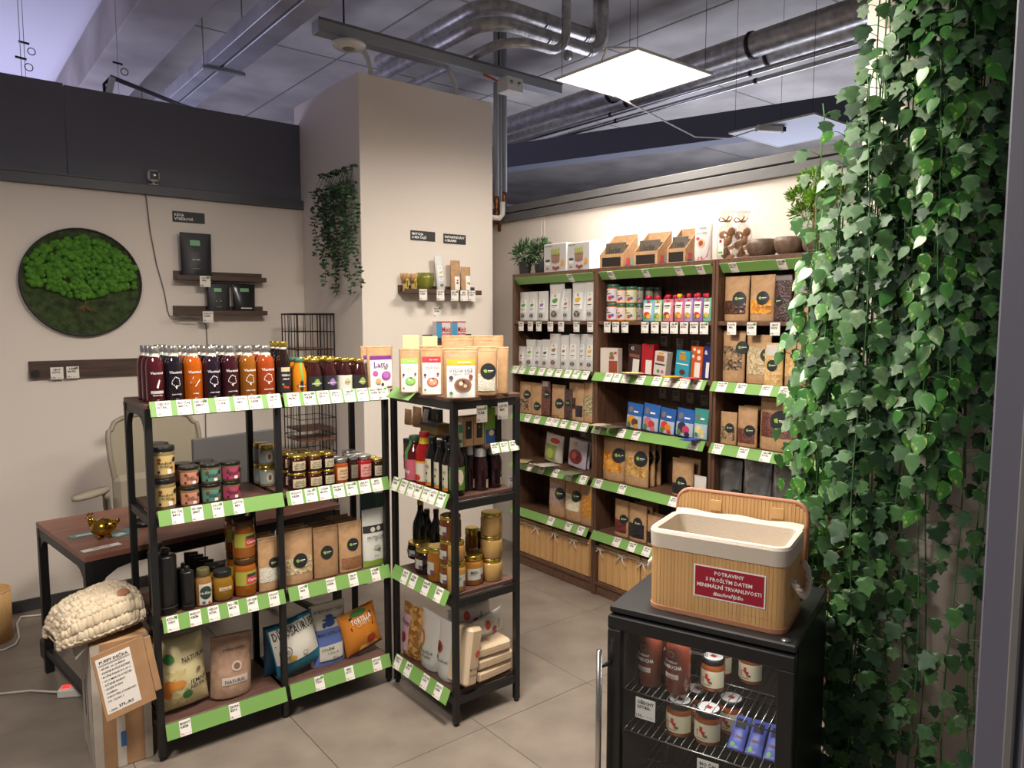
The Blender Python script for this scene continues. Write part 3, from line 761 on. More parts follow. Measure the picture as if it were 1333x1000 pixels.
put(SB[0], [((363.5, 381, 445), syr, R(rows=3, pitch=.05)), ((383.5, 402.5, 466.5), org, R(rows=2)),
            ((403, 423, 467), nect('dark nectar bottle, leaf label', (40, 42, 44), (146, 170, 84), 'HROZNOVÝ'), R(rows=3)),
            ((423.5, 442.5, 466), nect('dark nectar bottle, flower label', (42, 40, 46), (152, 112, 178), 'BORŮVKA'), R(rows=4)),
            ((443, 462, 466), nect('dark nectar bottle with white label', (222, 218, 206), (196, 196, 150), 'RYBÍZ', False), R(rows=4)),
            ((462.5, 481.5, 467), nect('dark nectar bottle, yellowish label', (42, 42, 42), (150, 166, 74), 'JABLKO'), R(rows=3)),
            ((481, 515, 451), ('latte_pouch', 'pouch', 'kraft pouch, purple latte label', b_pouch, ('kraft', (('lab', -.42, .42, .04, .78, 'white'), ('lab', -.42, .42, .68, .78, (112, 48, 124)), ('tx', 'Latte', -.04, .58, .2, (96, 40, 110), .6), ('tx', 'S UBE', .05, .48, .08, 'ink', .4), ('disc', .14, .3, .2, (150, 76, 160), .16), ('disc', .14, .32, .13, (176, 112, 186), .1), ('disc', -.18, .18, .1, (206, 170, 110)), ('disc', -.02, .1, .05, (60, 50, 80)), ('disc', -.27, .37, .09, (186, 90, 170))))), R(rows=2, pitch=.06))])
# ------------------------------------------------------------------ long rack, second shelf: creams, jams
def cream(desc, lab, t, c):
    return ('cream_jar', 'jar', desc, b_lathe, ('tumbler', c, 'black_lid', (('lab', -.62, .62, .14, .72, lab), ('tx', t, -.04, .5, .13, 'ink', .62), ('tx', 'krém', -.04, .4, .13, 'ink', .4), ('disc', -.28, .6, .09, (132, 62, 40)), ('disc', .26, .32, .1, (150, 84, 48)), ('disc', -.3, .22, .06, (40, 40, 42)), ('disc', .42, .58, .12, (40, 38, 40)), ('lab', .05, .24, .15, .3, 'white'))))
put(SR[1], [((201.5, 231.5, 582), cream('almond cream jar, yellow label', (206, 178, 116), 'Mandlový', (140, 122, 88)), R(stack=2, rows=2)),
            ((237, 262, 608), cream('nut cream jar, salmon label', (206, 140, 116), 'Kešu', (140, 112, 76)), R(stack=2, rows=2)),
            ((265, 290, 605), cream('nut cream jar, teal label', (90, 142, 126), 'Pistáciový', (116, 104, 70)), R(stack=2, rows=2)),
            ((292, 316, 602), cream('nut cream jar, pink label', (176, 68, 104), 'Malinový', (120, 92, 64)), R(stack=2)),
            ((341, 361, 580), ('spread_jar', 'jar', 'greenish jar with gold lid', b_lathe, ('jar', (146, 138, 96), 'gold_lid', (('lab', -.7, .7, .15, .74, (150, 158, 158)), ('disc', 0, .45, .22, (206, 196, 180), .3), ('disc', 0, .45, .1, (120, 84, 60), .2)))), R(stack=2, off=.165, rows=2, back='back row'))])
def jam(desc, col, lid, lab, two='MERUŇKA'):
    return ('jam_jar', 'jar', desc, b_lathe, ('jar', col, lid, (('lab', -.42, .42, .16, .66, lab), ('tx', 'Jahoda', 0, .54, .12, 'ink', .6), ('tx', 'džem výběrový', 0, .42, .08, 'ink', .66), ('tx', two, 0, .28, .09, 'ink', .6))))
put(SB[1], [((380, 402, 593.5), jam('dark red jam jar', (56, 20, 16), 'gold_lid', (206, 192, 158)), R(stack=2, rows=3)),
            ((403.5, 422.5, 592), jam('plum red jam jar', (70, 24, 22), 'gold_lid', (204, 190, 156)), R(stack=2, rows=3)),
            ((423, 438, 590), jam('near black jam jar', (36, 20, 20), 'gold_lid', (200, 188, 160)), R(stack=2, rows=2)),
            ((438.5, 456.5, 597), jam('orange jam jar with silver lid', (156, 76, 34), 'silver_lid', (214, 176, 140), 'POMERANČ'), R(rows=3)),
            ((457, 468.5, 593), jam('narrow dark jam jar', (46, 26, 24), 'silver_lid', (120, 112, 96)), R(rows=2)),
            ((469, 487, 593), jam('red jam jar with silver lid', (150, 36, 40), 'silver_lid', (214, 150, 140), 'JAHODA'), R(rows=3)),
            ((487.5, 502, 597), jam('dark jam jar with gold lid', (40, 24, 22), 'gold_lid', (196, 184, 156)), R(rows=2))])
# ------------------------------------------------------------------ long rack, third shelf
can = lambda d: ('soap_canister', 'canister', d, b_lathe, ('canister', 'black_lid', 'black_lid', (('lab', -.6, .6, .1, .12, (60, 60, 62)),)))
pick = ('pickle_jar', 'jar', 'squat pickle jar with dark lid', b_lathe, ('pickle', (138, 100, 30), 'black_lid', (('lab', -.3, .3, .38, .5, (206, 190, 150)), ('tx', 'Okurky', 0, .44, .1, 'red_ink', .5))))
tall = ('preserve_jar', 'jar', 'tall preserve jar, bright label', b_lathe, ('jar', (158, 88, 26), mat('brown_lid', (92, 66, 36), .35, metal=.5), (('lab', -.6, .6, .3, .66, (166, 164, 66)), ('lab', -.1, .5, .33, .58, (206, 70, 78)), ('lab', -.05, .4, .52, .6, (40, 70, 50)), ('tx', 'Cizrna', .18, .44, .13, 'white', .5))))
put(SR[2], [((204, 234, 716), can('large black pump canister'), R(rows=2)), ((238, 255, 739), can('slim black canister'), R(rows=2)),
            ((257, 279, 742), ('sauce_bottle', 'bottle', 'squeeze bottle with dark green oval label', b_lathe, ('sauce', (150, 108, 60), mat('olive_cap', (92, 84, 50), .4), (('lab', -.4, .4, .06, .62, (214, 206, 190)), ('disc', 0, .38, .36, (44, 66, 56), .42), ('tx', 'Hořčice', 0, .38, .15, 'white', .6), ('disc', .18, .1, .08, (190, 60, 56)), ('disc', -.14, .12, .1, (90, 100, 160))))), R()),
            ((280, 308, 745), pick, R(rows=2)), ((308.5, 337, 678), tall, R(stack=2, rows=2)),
            ((338, 365, 700), kp('kraft pouch of white sugar', 'grain_white', (.2, .52), v=(.18, .45), u=(-.46, .46)), R(rows=3, pitch=.04))])
bx = lambda d, c: ('carton', 'carton', d, b_box, (c, ()))
for k in range(5):
    lab = '%s thin dark packet, third shelf, left bay, behind the canister' % ORD[k]
    make(b_box, (.055, .16 - .006 * k, .012, (56, 50, 38), ()), 'cracker_packet', lab, 'packet', (.84 + .012 * k, 3.2 - .03 * k, RZ[2] + .001), (0, 0, rad(-20)), 'dark packets on third shelf')
put(SB[2], [((372.5, 409.5, 691), kp('kraft pouch with pale grain window', 'grain_oats', (.0, .44), v=(.2, .5), u=(-.46, .46)), R(rows=3, pitch=.045)),
            ((410.5, 443, 686), kp('plain kraft pouch with sticker', None, (-.02, .5), 'kraft_d'), R(rows=3, pitch=.045)),
            ((443.5, 473.5, 680), kp('kraft pouch of cocoa', 'grain_cocoa', (.05, .55), v=(.08, .3)), R(rows=4, pitch=.045)),
            ((474.5, 504, 663), ('protein_pouch', 'pouch', 'white pouch with green base', b_pouch, ((214, 212, 204), (('lab', -.48, .48, .02, .12, (136, 166, 60)), ('lab', -.48, .48, .6, .72, (50, 48, 46)), ('disc', -.1, .65, .1, (200, 196, 190)), ('disc', .15, .66, .09, (180, 176, 170)), ('tx', 'NUTRIČNÍ', 0, .52, .11, 'ink', .7), ('tx', 'směs', 0, .47, .05, 'ink', .3), ('disc', .05, .34, .15, (170, 172, 160), .1), ('disc', .14, .3, .06, (70, 120, 60)), ('tx', '500 g', 0, .2, .06, 'ink', .3)))), R()),
            ((472, 488, 641), bx('teal carton', (58, 92, 96)), R(off=.15, back='back left')), ((489, 503, 641), bx('green carton', (52, 86, 62)), R(off=.2, back='back right'))])
# ------------------------------------------------------------------ long rack, bottom shelf
gmat('puffs', (226, 214, 160), (206, 188, 126), 40)
put(SR[3], [((212, 277, 835), ('puff_bag', 'bag', 'cream bag of corn puffs with orange print', b_pouch, (mat('cream_bag', (222, 208, 160), .4, bump=.5, scale=14), (('win', -.48, .02, .08, .62, 'grain_puffs'), ('disc', -.3, .42, .14, (226, 140, 50), .12), ('disc', -.12, .42, .12, (226, 150, 66), .1), ('disc', -.36, .3, .09, (222, 126, 40)), ('disc', .02, .24, .1, (58, 130, 66)), ('disc', -.26, .78, .1, (58, 130, 66)), ('tx', 'NATURAL', .22, .74, .1, 'ink', .5), ('tx', 'JEMNÉ', .26, .42, .09, 'ink', .36), ('tx', 'KŘUPKY', .26, .34, .09, 'ink', .36), ('disc', .28, .55, .05, (120, 112, 84))), True)), R(roll=rad(-4), d=.14)),
            ((278, 331, 833), ('puff_bag', 'bag', 'brownish paper bag with white print', b_pouch, (mat('tan_bag', (178, 146, 122), .7, col2=(160, 126, 104), scale=40, bump=.7, bscale=10), (('lab', -.3, .32, .24, .36, (206, 190, 180)), ('tx', 'NATURAL', 0, .3, .08, 'ink', .5), ('disc', .05, .52, .12, (206, 186, 170)), ('disc', .05, .52, .08, (120, 96, 84)), ('tx', 'pražené arašídy', 0, .8, .06, 'ink', .6)), False)), R(roll=rad(3), d=.12))])
put(SB[3], [((345, 372, 815), ('snack_bag', 'bag', 'dark blue snack bag with yellow corner', b_pouch, ((24, 60, 82), (('poly', ((-.3, .8), (.1, .9), (.1, .7)), (214, 186, 50)), ('poly', ((.1, .85), (.4, .9), (.3, .7)), (190, 50, 50))), True)), R(off=.1, back='behind the post')),
            ((366, 425, 811), ('snack_bag', 'bag', 'teal biscuit bag with white panel', b_pouch, (mat('teal_bag', (32, 122, 148), .35, bump=.4, scale=14), (('lab', -.46, .44, .28, .94, (226, 222, 210)), ('tx', 'DINOSAURUS', 0, .84, .17, 'ink', .86), ('disc', -.26, .5, .13, (120, 122, 122)), ('disc', -.26, .5, .11, (226, 222, 210)), ('tx', 'BIO', -.26, .5, .09, 'ink', .16), ('disc', -.16, .35, .09, (206, 160, 60), .06), ('disc', .12, .36, .05, (90, 90, 90)), ('disc', .12, .36, .04, (226, 222, 210))), True)), R(roll=rad(-12), d=.09)),
            ((407, 453, 787), ('chips_pouch', 'pouch', 'tall cream and blue chips pouch', b_pouch, ((212, 206, 192), (('lab', -.49, .49, .02, .6, (92, 112, 176)), ('disc', .02, .68, .14, (46, 74, 140), .09), ('disc', .02, .74, .2, (46, 74, 140), .035), ('disc', .02, .78, .1, (46, 74, 140), .06), ('disc', -.14, .66, .05, (46, 74, 140), .07), ('tx', "PURITON'S CHIPS", .02, .88, .085, (40, 60, 120), .8), ('tx', 'MADE WITH LOVE', .02, .53, .075, 'ink', .7), ('lab', -.3, .36, .1, .34, (206, 202, 190)), ('tx', 'SOLENÉ', -.08, .29, .07, 'ink', .4), ('tx', 'mořská sůl', .05, .22, .05, 'ink', .4), ('tx', '45 g', .1, .14, .06, 'ink', .2)))), R(off=.04)),
            ((456, 503, 797), ('tortilla_bag', 'bag', 'orange tortilla chips bag', b_pouch, (mat('orange_bag', (214, 132, 44), .4, bump=.4, scale=14), (('poly', ((-.28, .62), (.3, .56), (.32, .86), (-.26, .9)), (40, 36, 36)), ('disc', 0, .93, .22, (70, 116, 56), .07), ('tx', 'TORTILLA', .02, .8, .12, 'white', .54), ('tx', 'CHIPS', .04, .71, .1, (206, 190, 150), .36), ('poly', ((-.2, .1), (.1, .5), (.34, .12)), (236, 186, 96)), ('poly', ((.0, .08), (.26, .4), (.44, .1)), (226, 160, 70)), ('disc', .16, .28, .12, (176, 60, 36)), ('lab', -.45, .45, .04, .07, (120, 60, 36))), True)), R(roll=rad(-13), d=.08))])
# ------------------------------------------------------------------ end rack
E3 = [Shelf('X', 1.66, z, -PI / 2, w, g) for z, w, g in zip(RZ, ('top of end rack', 'second shelf of end rack', 'third shelf of end rack', 'bottom of end rack'), ('goods on end rack top', 'goods on end rack second shelf', 'goods on end rack third shelf', 'goods on end rack bottom'))]
def lbl(desc, top, c, t, t2, ink=(70, 40, 40), fruit=((150, 60, 50),)):
    return ('mix_pouch', 'pouch', desc, b_pouch, ('kraft', (('lab', -.4, .4, .03, .78, 'white'), ('lab', -.4, .4, .66, .78, top), ('tx', 'BEZ CUKRU', .1, .72, .05, 'white', .4), ('tx', t, 0, .57, .12, ink, .66), ('tx', t2, 0, .49, .05, ink, .6), ('disc', .05, .28, .25, c, .2), ('disc', .05, .28, .2, fruit[0], .16), ('disc', 0, .31, .06, (222, 206, 180)), ('disc', .12, .26, .05, (206, 190, 160)), ('disc', .07, .35, .04, (60, 46, 60)), ('disc', -.28, .42, .06, (90, 60, 80)), ('disc', .28, .44, .06, (150, 60, 60)), ('disc', -.28, .12, .05, (110, 140, 80)))))
FACE = -YAW + rad(6)
T3 = Shelf('Z', 0, RZ[0], FACE, 'top of end rack', E3[0].group)
put(T3, [((520, 547, 454), lbl('kraft pouch with green latte label', (150, 196, 96), (120, 186, 84), 'Latte', 'MATCHA', (90, 140, 60), ((140, 200, 100),)), R(yb=512)),
         ((547, 577, 450), lbl('kraft pouch with red topped porridge label', (206, 52, 66), (206, 70, 80), 'OVESNÁ KAŠE', 's jahodami', (150, 50, 50), ((214, 150, 120),)), R(yb=515)),
         ((577, 623, 453), lbl('large kraft pouch with yellow topped porridge label', (206, 166, 40), (150, 110, 70), 'OVESNÁ KAŠE', 's kakaem a ořechy', (60, 50, 50), ((120, 84, 70),)), R(yb=519)),
         ((606, 648, 451), kp('kraft pouch with rice window', 'grain_white', (.2, .5), v=(.1, .45)), R(yb=515)),
         ((640, 662, 452), ('kraft_pouch', 'pouch', 'narrow plain kraft pouch', b_pouch, ('kraft', (('lab', -.3, -.16, .1, .7, 'paper'),))), R(yb=513)),
         ((575, 617, 437), ('kraft_pouch', 'pouch', 'tall plain kraft pouch', b_pouch, ('kraft', ())), R(yb=507, back='left of two behind')),
         ((612, 656, 437), ('kraft_pouch', 'pouch', 'tall plain kraft pouch', b_pouch, ('kraft', ())), R(yb=505.5, back='right of two behind')),
         ((525, 546, 437), ('tea_packet', 'packet', 'pale yellow tea packet with dot', b_box, ((226, 216, 160), (('disc', 0, .5, .08, (60, 56, 40)),))), R(yb=505, d=.03, back='left of two behind')),
         ((550, 570, 438), ('tea_packet', 'packet', 'pale yellow tea packet with dot', b_box, ((226, 216, 160), (('disc', 0, .6, .08, (60, 56, 40)),))), R(yb=504, d=.03, back='right of two behind'))])
oil = ('oil_bottle', 'bottle', 'slim black bottle, strip label', b_lathe, ('syrup', (24, 18, 16), 'black_lid', (('lab', -.36, .36, .06, .58, (206, 198, 176)), ('lab', -.36, .36, .06, .13, (214, 130, 40)), ('tx', 'OLEJ', 0, .44, .16, 'ink', .5), ('disc', 0, .3, .1, (60, 60, 56)), ('disc', 0, .15, .1, (70, 150, 140)))))
put(E3[1], [((522, 536, 568), ('sauce_bottle', 'bottle', 'red sauce bottle with pink label, green strip', b_lathe, ('syrup', (96, 22, 24), 'green_lid', (('lab', -.1, .1, .5, .95, (80, 176, 92)), ('lab', -.75, .75, .05, .5, (214, 106, 124)), ('poly', ((0, .06), (.5, .25), (0, .46), (-.5, .25)), (34, 34, 36)), ('tx', 'sirup', 0, .25, .2, 'white', .6)))), R()),
            ((536.5, 549, 563), ('ketchup_bottle', 'bottle', 'red ketchup bottle with yellow neck', b_lathe, ('syrup', (176, 30, 30), (176, 30, 40), (('lab', -.8, .8, .78, .9, (226, 190, 50)), ('lab', -.6, .6, .08, .46, (226, 214, 196)), ('lab', -.6, .6, .42, .46, (226, 190, 50)), ('disc', 0, .15, .25, (206, 50, 44), .18)))), R()),
            ((550, 560.5, 569), oil, R(rows=3)), ((561.5, 571, 574), oil, R(rows=3)), ((572, 582.5, 578), oil, R(rows=3))])
E3e = Shelf('Y', 2.435, RZ[1], 0, 'second shelf, near end rack end', E3[1].group)
juc = ('sauce_bottle', 'bottle', 'dark purple bottle with silver lid', b_lathe, ('sauce', (44, 18, 22), 'white_lid', (('lab', .1, .42, .06, .26, (200, 186, 156)),)))
put(E3e, [((591.5, 609, 563), ('syrup_bottle', 'bottle', 'tall brown bottle with green label', b_lathe, ('wine', (42, 20, 14), 'gold_lid', (('lab', -.8, .8, .1, .46, (86, 140, 50)), ('disc', -.15, .3, .34, (226, 214, 186), .5), ('disc', -.25, .2, .14, (206, 96, 50)), ('lab', .4, .7, .28, .36, 'white')))), R(off=.008)),
          ((610, 620, 581), juc, R(off=.06)), ((623, 639.5, 584), juc, R(off=.03)), ((641, 657.5, 582), juc, R(off=.04)),
          ((621, 634, 578), juc, R(off=.13, back='back left')), ((632, 645, 580), juc, R(off=.115, back='back middle'))])
RS = Shelf('Y', 2.45, 1.17, 0, 'riser shelf of end rack', E3[1].group)
put(RS, [((596, 602.5, 533), ('tea_carton', 'carton', 'slim green and white carton', b_box, ((220, 222, 210), (('lab', -.4, .4, .6, .95, (70, 150, 96)), ('disc', 0, .25, .35, (90, 150, 110))))), R(d=.05, off=.02, h=.1)),
         ((603, 616.5, 542.5), ('tea_carton', 'carton', 'kraft carton with black label', b_box, ('kraft', (('lab', -.25, .3, .25, .85, (34, 34, 34)), ('disc', .02, .62, .1, (200, 170, 60))))), R(d=.05, off=.02)),
         ((617, 630.5, 541), ('tea_carton', 'carton', 'kraft carton with black label', b_box, ('kraft', (('lab', -.25, .3, .25, .85, (34, 34, 34)), ('disc', .02, .62, .1, (70, 120, 150))))), R(d=.05, off=.02)),
         ((631.5, 645, 531), ('tea_carton', 'carton', 'green and blue carton', b_box, ((126, 176, 60), (('lab', -.48, .48, .02, .4, (40, 70, 140)), ('disc', .1, .3, .24, (214, 190, 120)), ('tx', 'K', 0, .75, .4, (226, 160, 40), .5)))), R(d=.05, off=.02)),
         ((646, 653, 541), ('tea_carton', 'carton', 'slim black carton', b_box, ((30, 30, 32), ())), R(d=.05, off=.02))])

RS2 = Shelf('X', 1.835, 1.17, -PI / 2, 'riser shelf left end', E3[1].group)
put(RS2, [((524, 533, 533), kp('small kraft packet', None, None, 'kraft'), R(off=.05)), ((534, 545, 530), kp('folded kraft packet', None, None, 'kraft_d'), R(off=.04)),
          ((546, 558, 530), ('snack_packet', 'packet', 'navy packet with yellow stripe', b_pouch, ((28, 36, 70), (('lab', -.2, .3, .1, .9, (226, 220, 200)), ('lab', -.1, .22, .1, .45, (214, 186, 50))))), R(off=.05)),
          ((561, 571, 533), ('tea_carton', 'carton', 'black gift carton', b_box, ((30, 32, 36), (('lab', .28, .34, .2, .8, (190, 190, 190)),))), R(off=.05))])
tub = lambda d: ('food_tub', 'tub', d, b_box, ((136, 112, 60), (('lab', -.49, .49, .72, .98, (36, 76, 130)),)))
put(RS2, [((547, 569, 548), tub('plastic tub with blue lid'), R(off=-.02, d=.07, h=.05, back='in front'))])
put(E3[1], [((525, 536, 570), tub('plastic tub with blue lid'), R(off=.15, d=.07, h=.075, stack=2, back='back left')),
            ((570, 582, 560), ('spread_jar', 'jar', 'dark jar with black lid', b_lathe, ('jar', (40, 30, 26), 'black_lid', ())), R(off=.14, h=.1, back='back right'))])
hon = lambda d, c, lab=True, lid='gold_lid': ('honey_jar', 'jar', d, b_lathe, ('jar', c, lid, ((('lab', -.5, .3, .2, .58, (206, 206, 196)), ('lab', .1, .3, .2, .36, (112, 84, 104)), ('tx', 'MED', -.2, .46, .12, 'ink', .4)) if lab else ())))
put(E3[2], [((525, 541, 707), hon('black honey jar', (30, 18, 14)), R(off=.1)), ((535, 551, 714), hon('dark honey jar', (42, 22, 14)), R(off=.02)), ((551, 566, 713), hon('amber honey jar', (172, 106, 30)), R(off=.01)),
            ((567, 582.5, 673), hon('brown honey jar', (116, 58, 22)), R(stack=3)),
            ((533, 544, 652), ('oil_bottle', 'bottle', 'tall dark oil bottle', b_lathe, ('wine', (22, 20, 16), 'gold_lid', ())), R(off=.15, back='back left')),
            ((543, 553, 664), ('oil_bottle', 'bottle', 'dark oil bottle', b_lathe, ('wine', (22, 20, 16), 'black_lid', ())), R(off=.18, back='back middle')),
            ((555, 565, 664), ('oil_bottle', 'bottle', 'dark oil bottle', b_lathe, ('wine', (22, 20, 16), 'black_lid', ())), R(off=.2, back='back right'))])
E3h = Shelf('Y', 2.435, RZ[2], 0, 'third shelf, near end rack end', E3[2].group)
put(E3h, [((591, 611, 731.5), hon('large cream honey jar', (196, 148, 84)), R(off=.012)),
          ((611, 635, 724), hon('wide golden honey jar', (178, 122, 52)), R(off=.035)),
          ((637, 659.5, 669), hon('small pale honey jar', (190, 152, 92), False), R(off=.02, stack=3)),
          ((612, 626, 688), hon('amber honey jar', (160, 104, 40)), R(off=.15, back='back left')), ((624, 637, 691), hon('dark red honey jar', (56, 24, 24), True, 'black_lid'), R(off=.15, back='back right'))])
c, w, h = E3h.measure(591, 609, 700, .012)
zt = c.z + E3h.measure(591, 611, 731.5, .012)[2] + .002
make(b_lathe, (round(w, 3), round(w * 1.15, 3), 'jar', (196, 148, 84), 'gold_lid', ()), 'honey_jar', 'cream honey jar standing on the large cream honey jar', 'jar', (c.x, c.y + .035, zt), (0, 0, 0), E3[2].group)
# bottom of the end rack: puffed snacks, flour bricks
put(E3[3], [((517, 541, 791), ('snack_bag', 'bag', 'clear snack bag with pink label', b_pouch, (gmat('snack', (206, 160, 90), (150, 100, 50), 50), (('lab', -.46, .05, .12, .8, (206, 170, 182)), ('tx', 'Křupky', -.2, .66, .12, (120, 30, 60), .44), ('disc', -.2, .36, .14, (140, 40, 70))))), R(d=.09)),
            ((541, 563, 800), ('snack_bag', 'bag', 'silver snack bag', b_pouch, ('silver_bag', (('disc', -.25, .52, .2, (196, 120, 40), .26), ('disc', -.25, .52, .12, (206, 200, 190), .16), ('disc', -.3, .36, .09, (40, 150, 100)), ('tx', 'Kukuřičné', .1, .34, .1, 'ink', .5), ('tx', 'křupky', .1, .27, .1, 'ink', .4)))), R(d=.09)),
            ((563, 583, 812), ('snack_bag', 'bag', 'silver snack bag with red ring', b_pouch, ('silver_bag', (('disc', -.2, .55, .22, (176, 60, 40), .2), ('disc', -.2, .55, .13, (70, 40, 30), .12), ('disc', -.3, .38, .09, (40, 150, 100)), ('tx', 'Špaldové', .1, .36, .1, 'ink', .5)))), R(d=.09))])
brick = mat('brick_pack', (214, 190, 160), .35, bump=.5, scale=16)
def b_brick(w, h, d, feats):
    m = MB().box(-w / 2, w / 2, -d / 2, d / 2, 0, h, brick, .012)
    return [('pack_body', m)] + decor(feats, lambda off: (lambda x, z: (x, -d / 2 - off, z)), w, h)
tp = MB()
make(b_brick, (.075, .245, .12, (('disc', .2, .55, .2, (206, 90, 60)), ('tx', 'MOUKA', 0, .3, .16, 'ink', .7), ('tx', 'špaldová', 0, .2, .12, 'ink', .6))), 'flour_pack', 'beige flour pack leaning beside the near post, bottom of end rack', 'flour pack', (1.72, 2.475, RZ[3] + .012), (0, rad(10), rad(12)), E3[3].group)
for k, (dx, dz) in enumerate(((0, 0), (.006, .052), (-.004, .104))):
    make(b_brick, (.2, .05, .2, (('lab', -.3, .3, .2, .5, (206, 180, 150)),)), 'flour_pack', ('lowest', 'middle', 'topmost')[k] + ' of three flat beige flour packs stacked, bottom of end rack', 'flour pack', (1.872 + dx, 2.535, RZ[3] + .001 + dz), (0, 0, rad(4 - 3 * k)), E3[3].group)
for k, (x, y, z, rz) in enumerate(((1.9, 2.52, .157, 10), (1.83, 2.60, .205, -14))):
    make(b_pouch, (.11, .2, .05, 'silver_bag', (('disc', -.15, .4, .2, (206, 90, 70), .14), ('disc', .15, .6, .12, (190, 60, 110)), ('tx', 'chipsy', 0, .75, .12, 'ink', .5)), True), 'snack_bag', ('lower', 'upper')[k] + ' silver snack bag lying on the stacked flour packs', 'bag', (x - .09, y, RZ[3] + z + .026), (0, rad(84), rad(rz)), E3[3].group)

# ================================================================== CABINET CONTENTS
SHN = ['top', 'first shelf', 'second shelf', 'third shelf', 'fourth shelf', 'fifth shelf', 'floor shelf']
CS = [[Shelf('X', XF + .012, CZ[r], -PI / 2, '%s of %s cabinet' % (SHN[r], CABN[c]), 'goods on %s of %s cabinet' % (SHN[r], CABN[c]), (CABY[c][1] + .0205, CABY[c][0] - .0205) if r else None) for r in range(7)] for c in range(3)]
def tea(desc, c, dk=(96, 88, 80)):
    return ('tea_bag_pack', 'packet', desc, b_pouch, ('silver_bag', (('lab', -.3, .3, .3, .72, 'white'), ('disc', 0, .66, .07, (190, 170, 110)), ('disc', 0, .53, .17, c, .1), ('disc', .1, .55, .09, c), ('lab', -.2, .2, .4, .42, 'ink'), ('lab', -.12, .12, .35, .36, 'grey_ink'), ('disc', 0, .18, .2, dk, .15), ('poly', ((-.02, .09), (.02, .09), (.02, .19), (-.02, .19)), (190, 190, 190)), ('poly', ((-.16, .25), (-.14, .26), (.01, .19), (-.01, .18)), (190, 190, 190)), ('poly', ((.16, .25), (.14, .26), (-.01, .19), (.01, .18)), (190, 190, 190)))))
G1, G2, G3, YW, VI, OR = (92, 164, 60), (76, 150, 66), (120, 170, 80), (226, 176, 40), (150, 110, 170), (206, 120, 60)
put(CS[0][1], [((674, 687, 380), tea('small silver tea pack, green print', G1), R()), ((686, 697.5, 379.5), tea('small silver tea pack, leafy print', G2), R()), ((697.5, 711, 379), tea('small silver tea pack, violet print', VI), R()),
               ((711.5, 731, 368.5), tea('large silver tea pack, mint leaf print', G2), R()), ((730, 741.5, 376), tea('small silver tea pack, orange print', OR), R(off=.03)),
               ((741, 761, 366), tea('large silver tea pack, lemon print', YW), R()), ((760.5, 773.5, 365.5), tea('large silver tea pack, brown print', (170, 120, 90), (130, 110, 96)), R(off=.016))])
put(CS[0][2], [((671.5, 682.5, 451), tea('short silver tea pack, red print', (190, 110, 80)), R()), ((682, 694.5, 442), tea('silver tea pack, green pear print', G3), R()), ((694, 704, 442.5), tea('silver tea pack, grey print', (150, 160, 150)), R(off=.03)),
               ((703, 714.5, 442), tea('silver tea pack, dark blue print', (70, 76, 96), (120, 90, 70)), R()), ((712.5, 727, 434.5), tea('tall silver tea pack, brown print', (160, 120, 70), (130, 90, 70)), R(off=.02)), ((727.5, 738.5, 436), tea('tall silver tea pack, nut print', (150, 96, 60)), R()),
               ((738, 752, 435), tea('tall silver tea pack, pale print', (206, 200, 186)), R(off=.015)), ((751, 762, 435), tea('tall silver tea pack, plain print', (190, 186, 170)), R(off=.04)), ((760, 773.5, 435), tea('tall silver tea pack, yellow flower print', YW), R())])
put(CS[0][3], [((672.5, 688, 497), kp('kraft pouch of seeds', 'grain_mix', (.25, .6), v=(.1, .45)), R()), ((688, 703, 498.5), kp('kraft pouch with low sticker', None, (.2, .28)), R()),
               ((702, 714, 496), ('clear_pouch', 'pouch', 'clear pouch of dark brown grain', b_pouch, ('grain_redrice', (('st', .2, .62, .3), ('lab', -.3, .3, .84, .98, (190, 186, 180))))), R(off=.02)), ((714.5, 732.5, 501), kp('kraft pouch with wide sticker', 'grain_nuts', (.2, .45), v=(.02, .08)), R()),
               ((732, 743, 507), ('clear_pouch', 'pouch', 'clear pouch of dark seeds', b_pouch, ('grain_dark', (('st', .1, .55, .3),))), R(off=.02)), ((739, 749, 498), kp('kraft pouch with oval window', 'grain_choc', None, v=(.3, .6)), R(off=.035)),
               ((747, 758, 499), kp('kraft pouch of green tea leaves', 'grain_black', None, v=(.12, .42)), R(off=.012)), ((756, 772.5, 498), kp('kraft pouch of pumpkin seeds', 'grain_seed', None, v=(.2, .68)), R())])
put(CS[0][4], [((704, 727, 567), ('seed_packet', 'packet', 'white packet with green beans print', b_pouch, ((206, 196, 180), (('lab', -.3, .4, .62, .92, (206, 196, 180)), ('disc', .1, .78, .26, (190, 50, 50), .1), ('lab', -.3, .26, .08, .62, (130, 156, 70)), ('disc', -.05, .3, .2, (170, 180, 90))))), R(off=.1, roll=rad(6))),
               ((737, 761, 574), ('seed_packet', 'packet', 'lilac packet, red berries print', b_pouch, ((190, 180, 190), (('disc', -.05, .38, .36, (120, 40, 44), .28), ('disc', -.1, .42, .12, (176, 70, 60)), ('disc', .1, .34, .12, (90, 26, 30)), ('disc', -.16, .82, .1, (214, 160, 60))))), R(off=.1, roll=rad(6), rows=2, pitch=.03))])
put(CS[0][5], [((711, 731.5, 623), kp('kraft pouch of pink salt', 'grain_pink', (.25, .62), v=(.3, .86)), R()), ((732, 753, 628), kp('kraft pouch of coconut flakes', 'grain_coco', (.25, .66), v=(.28, .68)), R()), ((753, 770.5, 632), kp('kraft pouch of corn kernels', 'grain_corn', None, v=(.22, .75)), R())])
